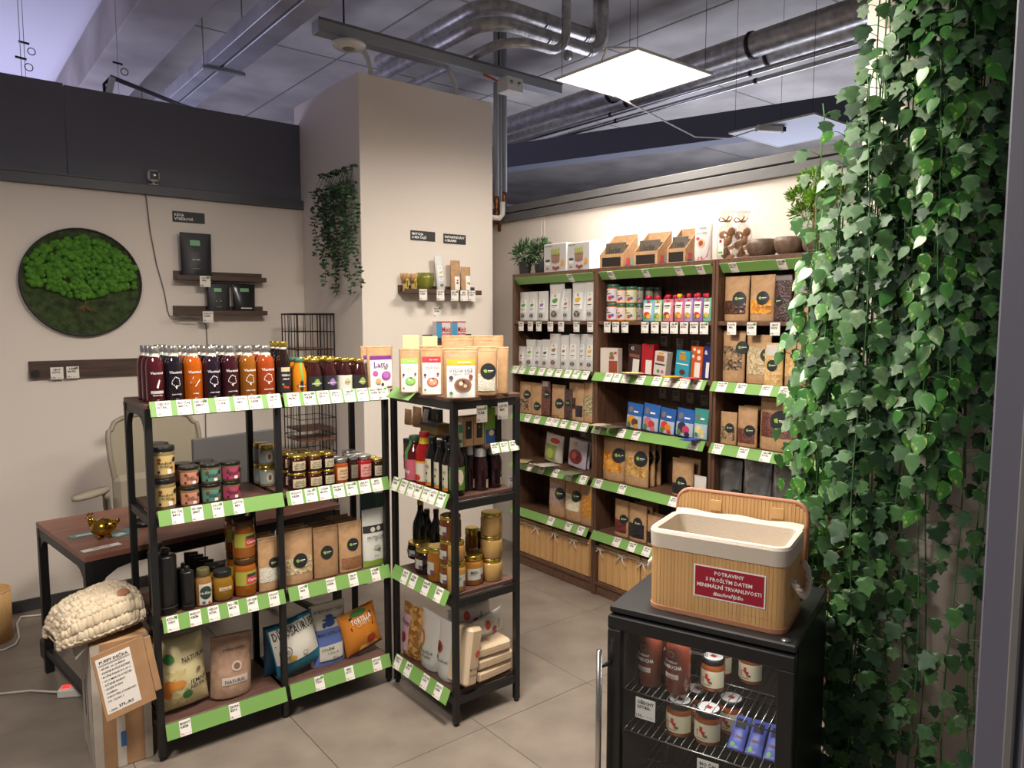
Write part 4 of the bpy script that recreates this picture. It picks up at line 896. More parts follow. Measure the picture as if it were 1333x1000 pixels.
# loose flat packets lying on shelves
def flatpack(c, r, x, y, z, w, h, col, rz, lab, cat='packet'):
    yl = CABY[c][0]
    make(b_pouch, (w, h, .012, col, (('disc', 0, .5, .2, (150, 130, 100)), ('lab', -.3, .3, .7, .85, (206, 200, 186))), True), 'flat_packet', lab, cat, (XF + y, yl - x, CZ[r] + z), (rad(88), 0, rad(rz)), 'flat packets on cabinet shelves')
flatpack(0, 4, .12, .03, .012, .1, .14, (170, 150, 116), -60, 'brownish packet lying at left end, fourth shelf of left cabinet')
flatpack(0, 4, .3, .02, .012, .11, .15, (120, 104, 84), -80, 'dark packet lying in middle, fourth shelf of left cabinet')
flatpack(0, 4, .43, .02, .03, .11, .15, (176, 166, 156), -98, 'pale packet lying on dark packet, fourth shelf of left cabinet')
flatpack(0, 4, .62, .02, .012, .12, .15, (110, 116, 90), -80, 'greenish packet lying at right end, fourth shelf of left cabinet')
flatpack(1, 2, .26, .02, .012, .07, .12, (206, 176, 110), -40, 'yellow bar lying by the chocolate boxes, second shelf of middle cabinet')
flatpack(1, 2, .36, .02, .016, .07, .12, (220, 196, 130), -110, 'pale yellow bar lying in front of red box, second shelf of middle cabinet')
flatpack(1, 2, .62, .02, .012, .06, .12, (226, 160, 40), -95, 'orange bar lying under the teal box, second shelf of middle cabinet')
flatpack(1, 2, .74, .02, .012, .06, .12, (206, 60, 70), -85, 'red bar lying under the orange box, second shelf of middle cabinet')
flatpack(1, 3, .06, .03, .012, .1, .14, (190, 170, 140), -70, 'pale packet lying at left end, third shelf of middle cabinet')
flatpack(1, 3, .2, .02, .014, .1, .14, (96, 84, 72), -95, 'dark packet lying beside blue pouches, third shelf of middle cabinet')
flatpack(1, 3, .76, .01, .012, .06, .13, (40, 66, 150), -90, 'blue packet lying at right end, third shelf of middle cabinet')
# middle cabinet
def baby(desc, lab, c): return ('baby_food_jar', 'jar', desc, b_lathe, ('jar', c, 'green_lid', (('lab', -.72, .72, .08, .76, lab), ('disc', -.2, .62, .1, (150, 40, 40), .07), ('disc', .1, .26, .16, (206, 60, 50)), ('disc', .3, .32, .12, (70, 90, 160)), ('lab', -.3, .2, .46, .5, 'ink'))))
def squ(desc, body, cap, fr): return ('squeeze_pouch', 'pouch', desc, b_spout, (body, cap, (('lab', -.34, .34, .3, .84, (232, 226, 220)), ('disc', 0, .9, .14, (206, 60, 60), .1), ('lab', -.26, .26, .66, .72, 'ink'), ('lab', -.2, .2, .58, .61, 'grey_ink'), ('disc', 0, .3, .28, fr, .2), ('disc', .16, .22, .16, (230, 170, 70)), ('disc', -.2, .2, .14, (110, 150, 60)))))
rd = (206, 30, 56)
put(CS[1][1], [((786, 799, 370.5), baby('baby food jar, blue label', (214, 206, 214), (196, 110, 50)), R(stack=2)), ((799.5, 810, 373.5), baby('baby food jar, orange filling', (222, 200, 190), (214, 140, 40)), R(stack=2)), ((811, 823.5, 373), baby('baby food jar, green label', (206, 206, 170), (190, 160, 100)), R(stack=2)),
               ((825, 833.5, 374), baby('dim baby food jar', (150, 146, 136), (120, 100, 80)), R(off=.05, stack=2)), ((836, 846, 374), baby('dim baby food jar', (140, 136, 126), (110, 90, 70)), R(off=.12, stack=2, back='back left')), ((848, 857, 374.5), baby('dim baby food jar', (130, 126, 116), (100, 84, 66)), R(off=.16, stack=2, back='back right')),  # shade inside the shelf put into the colours of the dim jars
               ((834.5, 849.5, 385), squ('squeeze pouch, light blue', (126, 186, 206), rd, (206, 50, 40)), R(rows=2, pitch=.07)), ((850, 860, 385), squ('squeeze pouch, light green', (176, 206, 140), rd, (130, 160, 70)), R(rows=2, pitch=.07)), ((860.5, 874.5, 383.5), squ('squeeze pouch, pink', (216, 130, 150), rd, (150, 40, 60)), R(rows=3, pitch=.06)),
               ((876, 889, 382.5), squ('squeeze pouch, rose with yellow cap', (206, 110, 140), (226, 190, 40), (220, 130, 50)), R()), ((889, 900.5, 382), squ('squeeze pouch, lilac', (176, 150, 196), rd, (200, 160, 60)), R(rows=2, pitch=.06)), ((900.5, 913.5, 381.5), squ('squeeze pouch, violet', (150, 110, 160), rd, (190, 50, 60)), R(rows=2, pitch=.06)), ((914, 924.5, 382), squ('squeeze pouch, mint green', (120, 190, 170), rd, (214, 170, 70)), R(rows=2, pitch=.06))])
bar = lambda d, c, f: ('chocolate_box', 'carton', d, b_box, (c, f))
put(CS[1][2], [((782, 802, 453), bar('white bar box with brown print', (214, 200, 190), (('lab', 0, .48, .02, .5, (150, 70, 46)), ('disc', .15, .76, .12, (110, 130, 70)), ('lab', .28, .44, .76, .86, (190, 50, 80)), ('lab', .02, .3, .55, .68, (150, 90, 70)))), R(d=.05, rz=rad(10))),
               ((817, 832, 449), bar('dark chocolate box', (66, 42, 38), (('lab', -.1, .46, .02, .5, 'paper'), ('tx', '42', -.2, .86, .24, 'white', .3), ('lab', -.45, .45, .55, .66, (140, 90, 70)))), R(off=.1, d=.04, roll=rad(5))),
               ((834, 849, 448.5), bar('red chocolate box', (176, 26, 40), (('lab', -.1, .44, .02, .48, 'paper'), ('poly', ((.1, .99), (.4, .99), (.3, .84)), (50, 90, 50)))), R(off=.08, d=.05, roll=rad(3))),
               ((850, 866, 458.5), bar('white chocolate box', (214, 204, 196), (('disc', 0, .93, .24, (214, 170, 40), .07), ('lab', -.3, .3, .6, .84, (150, 90, 60)), ('lab', -.4, .4, .44, .5, 'ink'), ('disc', -.1, .18, .12, (80, 140, 80)), ('disc', .24, .18, .12, (190, 110, 150)))), R(off=.05, d=.05, roll=rad(6))),
               ((878, 896, 457.5), bar('teal chocolate box', (40, 156, 184), (('disc', 0, .93, .2, (214, 170, 40), .05), ('lab', -.25, .25, .64, .86, (196, 140, 40)), ('lab', -.45, .45, .48, .52, 'white'), ('disc', .05, .2, .22, (96, 46, 40), .16))), R(off=.05, d=.03, roll=rad(5))),
               ((897, 913, 451.5), bar('orange chocolate box', (206, 90, 30), (('disc', -.2, .9, .12, (230, 220, 210)), ('disc', .16, .84, .14, (230, 220, 210)), ('disc', -.26, .68, .12, (230, 220, 210)), ('disc', .22, .64, .16, (230, 220, 210)), ('lab', -.1, .36, .04, .5, 'paper'))), R(off=.07, d=.04, roll=rad(4))),
               ((913.5, 923, 450), bar('dark blue chocolate box', (36, 50, 120), (('lab', .0, .44, .04, .5, 'paper'), ('tx', '&', -.1, .8, .5, 'white', .6))), R(off=.08, d=.04, roll=rad(4)))])
def blu(desc, top, c1, c2): return ('snack_pouch', 'pouch', desc, b_pouch, (top, (('win', -.46, .46, .04, .52, pmat((176, 190, 206)) and 'print_176_190_206'), ('disc', -.2, .74, .15, (120, 110, 110)), ('disc', -.06, .34, .24, c1), ('disc', .16, .28, .18, c2), ('disc', -.2, .16, .14, (80, 130, 60)), ('disc', .24, .12, .12, c1), ('lab', .02, .3, .66, .72, 'white'))))
put(CS[1][3], [((812, 832.5, 526), blu('blue snack pouch, orange print', (36, 96, 170), (220, 150, 50), (90, 60, 40)), R(roll=rad(4), off=.03)), ((833, 854.5, 527), blu('blue snack pouch, rose print', (40, 100, 176), (196, 110, 130), (190, 60, 50)), R(roll=rad(4), off=.02)),
               ((855, 875.5, 532.5), blu('blue snack pouch, red apple print', (36, 90, 166), (206, 60, 40), (220, 130, 50)), R(roll=rad(4))), ((876, 900, 533.5), blu('blue snack pouch, berry print', (40, 96, 170), (50, 46, 70), (190, 60, 100)), R(roll=rad(4))), ((900.5, 919, 533), blu('teal snack pouch, white top', (60, 146, 136), (226, 214, 150), (210, 200, 130)), R(roll=rad(2)))])
put(CS[1][4], [((780, 808.5, 571), kp('kraft pouch of golden flakes', 'grain_flakes', (.3, .62), v=(.22, .7)), R()), ((809.5, 841, 576), kp('kraft pouch of corn flakes', 'grain_cereal', (.22, .64), v=(.22, .68)), R(rows=3, pitch=.055)),
               ((871, 899, 598), kp('kraft pouch of black chips', 'grain_black', (.05, .36), v=(.06, .34)), R(off=.02, rows=2, pitch=.06)), ((901, 917, 620), ('seed_packet', 'packet', 'white packet with pink leaf', b_pouch, ((216, 208, 202), (('disc', .1, .2, .2, (206, 80, 100)), ('disc', -.2, .1, .14, (120, 150, 70))))), R())])
put(CS[1][5], [((797.5, 815, 651.5), kp('kraft pouch of red beans', 'grain_redbean', (.25, .5), v=(.12, .46)), R()), ((815.5, 838.5, 657.5), kp('kraft pouch of black beans', 'grain_black', (.1, .5), v=(.1, .48)), R(rows=3, pitch=.05)), ((839.5, 858, 672), kp('kraft pouch of dark lentils', 'grain_black', (.1, .5), v=(.1, .46)), R(rows=2, pitch=.05))])
# right cabinet
put(CS[2][1], [((939, 971.5, 359.5), kp('kraft pouch of almonds', 'grain_choc', (.18, .5), v=(.16, .46)), R()), ((972.5, 1005, 357.5), kp('kraft pouch of cashews', 'grain_flakes', (.1, .5), v=(.16, .46)), R()), ((1005.5, 1029, 357.5), ('clear_pouch', 'pouch', 'clear pouch of dark raisins', b_pouch, ('grain_dark', (('st', -.18, .44, .24), ('lab', -.46, .46, .88, .98, (120, 112, 108))))), R()), ((1030, 1060, 345.5), kp('large kraft pouch of herbs', 'grain_mix', (.4, .7), v=(.3, .68)), R())])
put(CS[2][2], [((934.5, 966.5, 430.5), kp('kraft pouch of dark nut mix', 'grain_mix', (.4, .68), v=(.24, .7)), R()), ((967.5, 1000, 436), kp('kraft pouch of sunflower seeds', 'grain_oats', (.4, .6), v=(.2, .76)), R(off=.02)), ((992, 1017, 446.5), ('clear_pouch', 'pouch', 'clear pouch of chickpeas', b_pouch, ('grain_chickpea', (('st', .0, .48, .28), ('lab', -.4, .4, .7, .96, (196, 186, 176))))), R(off=-.012)), ((1017.5, 1048, 437), kp('kraft pouch of hazelnuts', 'grain_chickpea', (.35, .56), v=(.2, .66)), R())])
put(CS[2][3], [((935, 956.5, 536.5), kp('small kraft pouch of mixed fruit', 'grain_mix', (.15, .52), v=(.14, .54)), R()), ((957, 983, 529.5), kp('kraft pouch of dried cranberries', 'grain_redrice', (.2, .42), v=(.1, .46)), R(rows=2, pitch=.05)), ((984, 1034, 519), kp('large kraft pouch of red rice', 'grain_redrice', (.1, .58), v=(.26, .72)), R())])
put(CS[2][4], [((931, 962, 598), ('foil_pouch', 'pouch', 'silver foil pouch with sticker', b_pouch, ('silver_foil', (('st', .3, .3, .22),))), R()), ((962.5, 1000, 599), ('foil_pouch', 'pouch', 'silver foil pouch', b_pouch, ('silver_foil', (('st', -.1, .25, .22),))), R()), ((1000, 1040, 605), ('foil_pouch', 'pouch', 'dark silver foil pouch', b_pouch, ('silver_foil', (('st', .1, .2, .22),))), R(off=.02))])
put(CS[2][5], [((930, 985, 690), kp('large kraft pouch'), R()), ((990, 1040, 690), kp('large kraft pouch'), R())])
# on top of the cabinets
def leafball(m, c, rx, rz, n, mt, ln=.03, wd=.008):
    for _ in range(n):
        v = Vector((random.gauss(0, 1), random.gauss(0, 1), random.gauss(.35, .8))).normalized(); r = random.uniform(.35, 1)
        b = Vector(c) + Vector((v.x * rx, v.y * rx, v.z * rz)) * r; q = (v + Vector((0, 0, random.uniform(-.2, .5)))).normalized()
        s = q.orthogonal().normalized(); s.rotate(Matrix.Rotation(random.uniform(0, 6.3), 3, q)); k = random.uniform(.7, 1.2)
        m.add([tuple(b), tuple(b + q * ln * .5 * k + s * wd), tuple(b + q * ln * k), tuple(b + q * ln * .5 * k - s * wd)], [(0, 1, 2, 3)], random.choice(mt))
for k, (px, dz, lab) in enumerate(((683.5, 0, 'green grass plant in dark pot at cabinet end, nearer the pillar'), (704, .04, 'green grass plant in dark pot beside the white cartons'))):
    p = onx(px, 340, XF + .1 + dz); 
    t = thing('potted_plant', lab, 'plant', (p.x, p.y, CZ[0]), 0, 'potted plants on the cabinets')
    obj('pot', MB().lathe([(.032, 0), (.036, .004), (.046, .085), (.048, .09), (.042, .09), (.04, .08), (0, .078)], 'pot_dark', 20), t)
    f = MB(); leafball(f, (0, 0, .14), .085, .085, 420, ['plant_lite', 'plant_dark', 'plant_lite'], .04, .006)
    obj('foliage', f, t, kind='stuff')
    s_ = MB()
    for a in range(12): s_.tube([(0, 0, .075), (.03 * math.cos(a), .03 * math.sin(a), .12), (.07 * math.cos(a), .07 * math.sin(a), .16 + .01 * (a % 4))], .0016, 'plant_dark', 4)
    obj('stems', s_, t)
box = [('lab', -.48, .48, .02, .97, (190, 186, 186)), ('poly', ((-.18, .62), (.22, .62), (.2, .36), (-.16, .36)), (150, 116, 98)), ('disc', .02, .36, .18, (140, 106, 90), .06), ('disc', .02, .62, .2, (120, 110, 60), .05)]
for k in range(13): box.append(('poly', ((-.17 + .03 * k, .6), (-.15 + .03 * k, .6), (-.165 + .033 * k + .02 * (k % 3), .8 + .03 * (k % 4)), (-.19 + .033 * k, .76 + .02 * (k % 3))), ((166, 170, 96), (146, 156, 80), (184, 180, 120))[k % 3]))
box += [('poly', ((-.42, .4), (-.2, .4), (-.22, .24), (-.4, .24)), (222, 216, 212)), ('disc', -.31, .4, .115, (70, 74, 70), .045), ('poly', ((.26, .2), (.42, .22), (.4, .34), (.34, .46), (.28, .34)), (222, 150, 50)), ('disc', -.04, .14, .07, (150, 76, 56), .05), ('disc', .14, .13, .08, (140, 66, 50), .045), ('disc', .05, .09, .05, (110, 60, 60)), ('disc', -.32, .12, .07, (150, 110, 80), .03), ('lab', -.44, -.12, .9, .93, (110, 130, 100))]
box = tuple(box)
put(CS[0][0], [((708, 737.5, 317), ('growing_kit', 'carton', 'white carton with plant pot print', b_box, ('white', box)), R(d=.16)), ((738.5, 768, 315), ('growing_kit', 'carton', 'white carton with plant pot print', b_box, ('white', box)), R(d=.11)),
               ((769, 790, 311.5), ('growing_kit', 'carton', 'white carton with small round icons', b_box, ('white', (('disc', -.25, .8, .1, (80, 80, 60)), ('disc', -.25, .5, .1, (190, 140, 110)), ('disc', -.25, .22, .1, (210, 190, 160)), ('disc', .1, .78, .08, (190, 190, 80)), ('lab', -.1, .4, .9, .93, (160, 160, 150))))), R(d=.12, off=.13))])
def display(c, px0, px1, yt, lab, jerky):
    sh = CS[c][0]; p, w, h = sh.measure(px0, px1, yt, .02)
    w *= .62; d = .15
    t = thing('display_box', lab, 'display box', (XF + .04, p.y + w * .1, CZ[0]), -PI / 2 + rad(8), 'kraft display boxes on the middle cabinet')
    m = MB().box(-w / 2, w / 2, 0, .003, 0, h * .4, 'kraft').box(-w / 2, w / 2, d - .003, d, 0, h, 'kraft').box(-w / 2, w / 2, .003, d - .003, 0, .003, 'kraft')
    obj('tray', m, t)
    for x in (-w / 2, w / 2 - .003):
        q = MB(); V = [(x, .003, .003), (x, d - .003, .003), (x, d - .003, h), (x, .003, h * .4)]
        q.add(V + [(a + .003, b, z) for a, b, z in V], [(0, 1, 2, 3), (7, 6, 5, 4), (0, 4, 5, 1), (1, 5, 6, 2), (2, 6, 7, 3), (3, 7, 4, 0)], 'kraft')
        xo = x - .001 if x < 0 else x + .004
        f = lambda a, b: (xo, a, b)
        q.patch(.03, .07, .012, h * .28, f, pmat((196, 56, 60)), 1, 1); q.patch(.075, .14, .012, h * .3, f, pmat((110, 160, 150)), 1, 1); q.patch(.02, .12, .005, h * .09, f, pmat((70, 90, 160)), 1, 1)
        obj('side_wall', q, t)
    obj('front_print', MB().patch(-w * .4, w * .4, .006, h * .3, flat(-.001), pmat((40, 34, 30)), 1, 1).patch(-w * .3, w * .3, .0, .005, flat(-.0012), 'kraft', 1, 1), t)
    for k in range(2):
        make(b_pouch, (round(w * .86, 3), round(h * (.72 if k == 0 else .66), 3), .02, (84, 74, 62), (('tx', 'Yerky' if jerky else 'Jerky', 0, .72, .26, 'ink', .6), ('lab', -.44, .44, .34, .5, (60, 96, 70) if k == 0 else (110, 60, 50)), ('lab', -.3, .3, .2, .28, (40, 36, 34)))),
             'jerky_packet', '%s brown packet inside %s' % (('front', 'rear')[k], lab.split(' with')[0]), 'packet', tuple(t.matrix_basis @ Vector((0, .03 + .035 * k, .004))), (rad(-6), 0, -PI / 2 + rad(8)), 'packets in the display boxes')
display(1, 776, 820, 303, 'leftmost kraft display box with slanted sides, on cabinet top', 0)
display(1, 820, 865, 299, 'middle kraft display box with slanted sides, on cabinet top', 0)
display(1, 864, 899, 294, 'rightmost kraft display box with slanted sides, on cabinet top', 1)
put(CS[1][0], [((900, 923, 290.5), ('cake_packet', 'packet', 'white rice cake packet, red petals', b_pouch, ((206, 200, 196), (('poly', ((-.44, .32), (-.04, .1), (-.1, .02), (-.4, .06)), (206, 40, 50)), ('poly', ((.44, .36), (.04, .1), (.1, .02), (.36, .1)), (176, 30, 90)), ('disc', -.2, .6, .12, (196, 50, 90), .07), ('disc', .02, .48, .2, (206, 176, 130)), ('disc', .02, .47, .13, (150, 60, 40)), ('tx', 'RICE CAKES', 0, .74, .1, 'ink', .6), ('lab', -.2, .2, .86, .9, 'grey_ink')))), R(d=.06, off=.02))])
for k, (px, y0, yb) in enumerate(((946, 256, 331), (966, 258, 328))):
    p = onx(px, yb, XF + .05 + .07 * k)
    t = thing('cookie_bag', ('front', 'rear')[k] + ' clear bag of round cookies tied with gold ribbon, cabinet top', 'bag', (p.x, p.y, CZ[0]), -PI / 2)
    pts = [(.045, 0), (.05, .01), (.052, .1), (.045, .15), (.012, .185), (.012, .195), (.035, .235), (.04, .24)]
    obj('film', MB().lathe(pts, 'clear_film', 18), t)
    cm = mat('cookie', (206, 150, 84), .7, col2=(176, 116, 60), scale=40)
    for q in range(9):
        a = q * 2.4; z = .012 + .0155 * q
        mm = MB(); mm.M = Matrix.Translation((.02 * math.cos(a), .02 * math.sin(a), z)) @ Matrix.Rotation(rad(25 + 40 * (q % 3)), 4, (math.cos(a * 1.7), math.sin(a * 1.7), 0)); mm.lathe([(0, -.005), (.02, -.005), (.024, 0), (.02, .006), (0, .008)], cm, 14)
        obj('cookie', mm, t)
    rb = MB().tube([(.013 * math.cos(a), .013 * math.sin(a), .19) for a in [i * PI / 6 for i in range(13)]], .003, 'gold', 6)
    for sx in (-1, 1): rb.tube([(0, -.014, .19), (sx * .025, -.02, .215), (sx * .04, -.018, .2), (sx * .03, -.02, .19), (0, -.014, .19)], .0035, 'gold', 5)
    obj('ribbon', rb, t)
    if k == 0: obj('label', MB().patch(-.014, .016, .02, .1, lambda x, z: (x, -.0535 + x * x * 9, z), 'paper', 4, 2).patch(-.008, .006, .08, .095, lambda x, z: (x, -.0542, z), 'red_ink', 1, 1).patch(-.012, .012, .025, .036, lambda x, z: (x, -.0542, z), 'tag_green', 1, 1), t)
for k, (x0, x1, y0) in enumerate(((960, 1000, 306), (996, 1037, 304.5), (1036, 1066, 295))):
    p, w, h = CS[2][0].measure(x0, x1, y0 + 3, .03)
    make(b_lathe, (round(w * .92, 3), round(min(h, .09), 3), 'bowl', 'bowl', 'bowl', ()), 'coconut_bowl', ('first', 'second', 'third')[k] + ' brown coconut shell bowl from the cookie bags', 'bowl', (p.x + w / 2, p.y, CZ[0]), (0, 0, k), 'coconut bowls on the right cabinet')
p = onx(1066, 250, XF + .19)
t = thing('bonsai', 'bright green cloud bonsai behind the ivy, on cabinet top', 'plant', (p.x, p.y, CZ[0]))
obj('pot', MB().lathe([(.05, 0), (.06, .01), (.075, .06), (.07, .062), (.06, .05), (0, .05)], 'pot_dark', 20), t)
obj('trunk', MB().tube([(0, 0, .05), (.01, .02, .13), (-.01, .0, .2), (0, .03, .28), (.01, .02, .36)], [.016, .014, .012, .009, .005], 'root', 8), t)
f = MB()
for c_, r_, mt in (((0, .03, .36), .07, ['pine', 'pine']), ((0, .1, .29), .055, ['pine', 'pine_dark']), ((.02, .08, .21), .065, ['pine_dark', 'pine_dark', 'pine']), ((0, -.06, .3), .06, ['pine', 'pine_dark']), ((-.02, .0, .27), .05, ['pine'])):
    leafball(f, c_, r_, r_ * .62, 520, mt, .026, .0034)
obj('foliage', f, t, kind='stuff')

# ================================================================== BAMBOO BASKETS ON THE CABINET FLOOR SHELVES
SLATS = {}
def slat(w, h, d, k):
    key = (round(w, 4), round(h, 3), round(d, 4), k)
    if key not in SLATS: SLATS[key] = MB().box(-w / 2, w / 2, -d / 2, d / 2, 0, h, ('bamboo', 'bamboo_b', 'bamboo_c')[k], min(w, d) * .2).mesh('slat')
    return SLATS[key]
def small_basket(c, px0, px1, lab):
    yl = CABY[c][0]; a = yl - onx(px0, 720, XF + .02).y; b = yl - onx(px1, 720, XF + .02).y
    a = max(a, .024); b = min(b, CABY[c][0] - CABY[c][1] - .024)
    w = b - a; h = .235; dp = .23
    t = thing('storage_basket', lab, 'basket', (XF + .02, yl - (a + b) / 2, CZ[6]), -PI / 2, 'bamboo baskets on the cabinet floor')
    obj('core', MB().box(-w / 2 + .006, w / 2 - .006, .006, dp, .002, h - .02, 'bamboo_b', .01), t)
    n = max(6, round(w / .019)); sw = w / n
    for i in range(n): obj('slat', slat(sw * .94, h - .012, .005, (i * 7 + c) % 3), t, (-w / 2 + sw * (i + .5), .003, .004))
    for sx in (-1, 1):
        for j in range(5): obj('slat', slat(.042, h - .012, .005, (j + c) % 3), t, (sx * (w / 2 - .003), .03 + .044 * j, .004), (0, 0, PI / 2))
    obj('lid', MB().box(-w / 2, w / 2, -.002, dp, h - .01, h + .004, 'bamboo_b', .004), t)
    obj('liner_edge', MB().tube([(-w / 2, -.003, h - .018), (0, -.006, h - .022), (w / 2, -.003, h - .016)], .006, 'linen', 8), t)
    s_ = MB()
    for x in (w * .1, -w * .44):
        z = h - .02
        s_.tube([(x, -.01, z), (x - .025, -.014, z + .012), (x - .04, -.014, z), (x - .02, -.012, z - .006), (x, -.01, z)], .0032, 'rope', 6).tube([(x, -.01, z), (x + .03, -.014, z + .01), (x + .042, -.014, z - .004), (x + .02, -.012, z - .008), (x, -.01, z)], .0032, 'rope', 6)
        s_.tube([(x, -.011, z), (x - .03, -.013, z - .03), (x - .045, -.011, z - .05)], .0032, 'rope', 6).tube([(x, -.011, z), (x + .015, -.013, z - .035), (x + .03, -.011, z - .06)], .0032, 'rope', 6)
    obj('tie_string', s_, t)
small_basket(0, 668, 719, 'bamboo storage basket at far left, floor of left cabinet')
small_basket(0, 720.5, 767, 'bamboo storage basket at right, floor of left cabinet')
small_basket(1, 777, 833, 'bamboo storage basket at left, floor of middle cabinet')
small_basket(1, 835, 893, 'bamboo storage basket at right behind cooler, floor of middle cabinet')

# ================================================================== LEFT WALL
YW_ = YL - .002
# round moss picture with a tree
t = thing('moss_picture', 'round moss picture of a tree with roots in thin frame', 'picture', (.767, YL, 1.918))
def ylathe(prof, m, seg=48):                       # lathe about the y axis, front towards -y
    mb = MB(); mb.M = Matrix.Rotation(PI / 2, 4, 'X'); mb.lathe(prof, m, seg); return mb
obj('frame', ylathe([(.316, 0), (.318, .002), (.318, .034), (.308, .036), (.306, .014)], 'black_metal'), t)
b = MB(); b.disc(0, 0, .307, .307, lambda x, z: (x, -.026 - .004 * noise.noise(Vector((x, 0, z)) * 40), z), 'moss_dark', 64, 22)
obj('backing_moss', b, t)
fo = MB()
def inside(x, z):
    top = .262 - .15 * (abs(x) / .28) ** 2.2; bot = -.05 - .025 * math.cos(x * 14) + .03 * (abs(x) / .28) ** 2
    return abs(x) < .28 and bot - .02 < z < top
pt = []
while len(pt) < 520:
    x, z = random.uniform(-.28, .28), random.uniform(-.1, .27)
    if inside(x, z): pt.append((x, z))
ico = [(math.sin(p) * math.cos(q), math.sin(p) * math.sin(q), math.cos(p)) for p in (.5, 1.05, 1.57) for q in [k * PI / 4 + p for k in range(8)]]
for x, z in pt:
    r = random.uniform(.013, .024); y = -.03 - random.uniform(0, .012)
    V = [(x, y - r * 1.0, z)] + [(x + r * a * random.uniform(.8, 1.15), y - r * c_ * .9, z + r * b_ * random.uniform(.8, 1.15)) for a, b_, c_ in ico]
    F = [(0, 1 + k, 1 + (k + 1) % 8) for k in range(8)] + [(1 + q * 8 + k, 1 + (q + 1) * 8 + k, 1 + (q + 1) * 8 + (k + 1) % 8, 1 + q * 8 + (k + 1) % 8) for q in range(2) for k in range(8)]
    fo.add(V, F, 'moss', True)
obj('tree_moss', fo, t, kind='stuff')
rt_ = MB().tube([(.005, -.032, -.03), (.0, -.034, -.07), (.006, -.034, -.12), (0, -.034, -.15)], [.003, .004, .004, .006], 'root', 6)
for k in range(26):
    a = random.uniform(-1, 1); L_ = random.uniform(.05, .13)
    rt_.tube([(0, -.034, -.13 - .01 * random.random()), (a * L_ * .5, -.036, -.145 - .03 * random.random()), (a * L_, -.033, -.15 - random.uniform(-.01, .05))], [.0022, .0014, .0006], 'root', 4)
obj('roots', rt_, t)
# picture ledges
def ledge(lab, x0, x1, z, y, d=.09, hh=.06, ends=False):
    t = thing('picture_ledge', lab, 'shelf', (x0, y, z))
    w = x1 - x0
    obj('back_board', MB().box(0, w, -.014, 0, 0, hh, 'walnut_x', .001), t)
    obj('base_board', MB().box(0, w, -d, -.0142, 0, .012, 'walnut_x', .001), t)
    obj('front_lip', MB().box(0, w, -d - .012, -d, 0, .03, 'walnut_x', .001), t)
    return t
def wtag(t, x, y, z, w=.065, h=.07): return price_tag(t, x, y, z, w, h)
# ledges are seen from slightly below, their front 10 cm off the wall
LA = ledge('upper walnut ledge under the coffee sign, one bag on it', 1.275, 1.84, 1.95, YL); wtag(LA, .165, -.104, .028)
LB = ledge('lower walnut ledge under the coffee sign, two bags on it', 1.265, 1.84, 1.728, YL); wtag(LB, .185, -.104, .024)
t = thing('picture_ledge', 'empty walnut ledge below moss picture, turned upside down', 'shelf', (.475, YL, 1.36))
obj('back_board', MB().box(0, .66, -.014, 0, .03, .1, 'walnut_x', .001), t)
obj('front_lip', MB().box(0, .66, -.03, -.0145, 0, .05, 'walnut_x', .001), t)
for x in (.03, .62): obj('bracket', MB().lathe([(.02, 0), (.02, .02)], 'black_metal', 12).add([], [], 'black_metal'), t, (x, -.02, .03), (PI / 2, 0, 0))
wtag(t, .135, -.0315, .062); wtag(t, .215, -.0315, .064)
for p_ in ((.08, .092), (.5, .095)): obj('screw', MB().lathe([(.004, 0), (.003, .002)], 'steel', 8), t, (p_[0], -.0142, p_[1] - .006), (PI / 2, 0, 0))
blk = mat('matt_black_bag', (40, 40, 44), .5, bump=.2, scale=10)
cof = (('lab', -.24, .16, .06, .84, (30, 30, 32)), ('lab', -.2, .12, .72, .84, (130, 186, 140)), ('disc', -.04, .5, .14, (50, 48, 50)), ('lab', -.16, .08, .4, .415, 'white'), ('lab', -.16, .08, .2, .22, (110, 106, 100)))
sh = Shelf('Y', YL - .075, 1.963, 0, 'upper wall ledge', 'coffee bags')
put(sh, [((236, 277.5, 303), ('coffee_bag', 'bag', 'large matt black coffee bag', b_pouch, ('matt_black_bag', cof)), R(d=.06, off=0))])
sh = Shelf('Y', YL - .075, 1.741, 0, 'lower wall ledge', 'coffee bags')
put(sh, [((270.5, 301, 369), ('coffee_bag', 'bag', 'small matt black coffee bag', b_pouch, ('matt_black_bag', cof)), R(d=.05, off=0)), ((304.5, 334, 370), ('coffee_bag', 'bag', 'small glossy black coffee bag', b_pouch, (mat('gloss_black_bag', (34, 34, 36), .2, bump=.5, scale=9), (('lab', -.2, .2, .74, .86, (120, 176, 130)), ('lab', -.2, .3, .16, .19, 'white')))), R(d=.05, off=0))])
def wallsign(lab, x0, x1, z0, z1, y, l1, l2):
    t = thing('wall_sign', lab, 'sign', ((x0 + x1) / 2, y, z0)); w = x1 - x0; h = z1 - z0
    obj('plate', MB().box(-w / 2, w / 2, -.004, 0, 0, h, mat('sign_dark', (44, 46, 46), .5)), t)
    m = MB(); f = flat(-.0046)
    for s_, z in ((l1, .68), (l2, .32)):
        V, F, tw = txt(s_, .03); k = h * .24 / .72; k2 = min(k, w * .88 / tw)
        m.text(s_, 'white', -w / 2 + w * .05 + tw * k2 / 2, h * z, h * .24, f, w * .88, .03)
    obj('lettering', m, t)
wallsign('dark coffee sign on left wall, reading káva výběrová', 1.285, 1.481, 2.318, 2.386, YL, 'KÁVA', 'VÝBĚROVÁ')
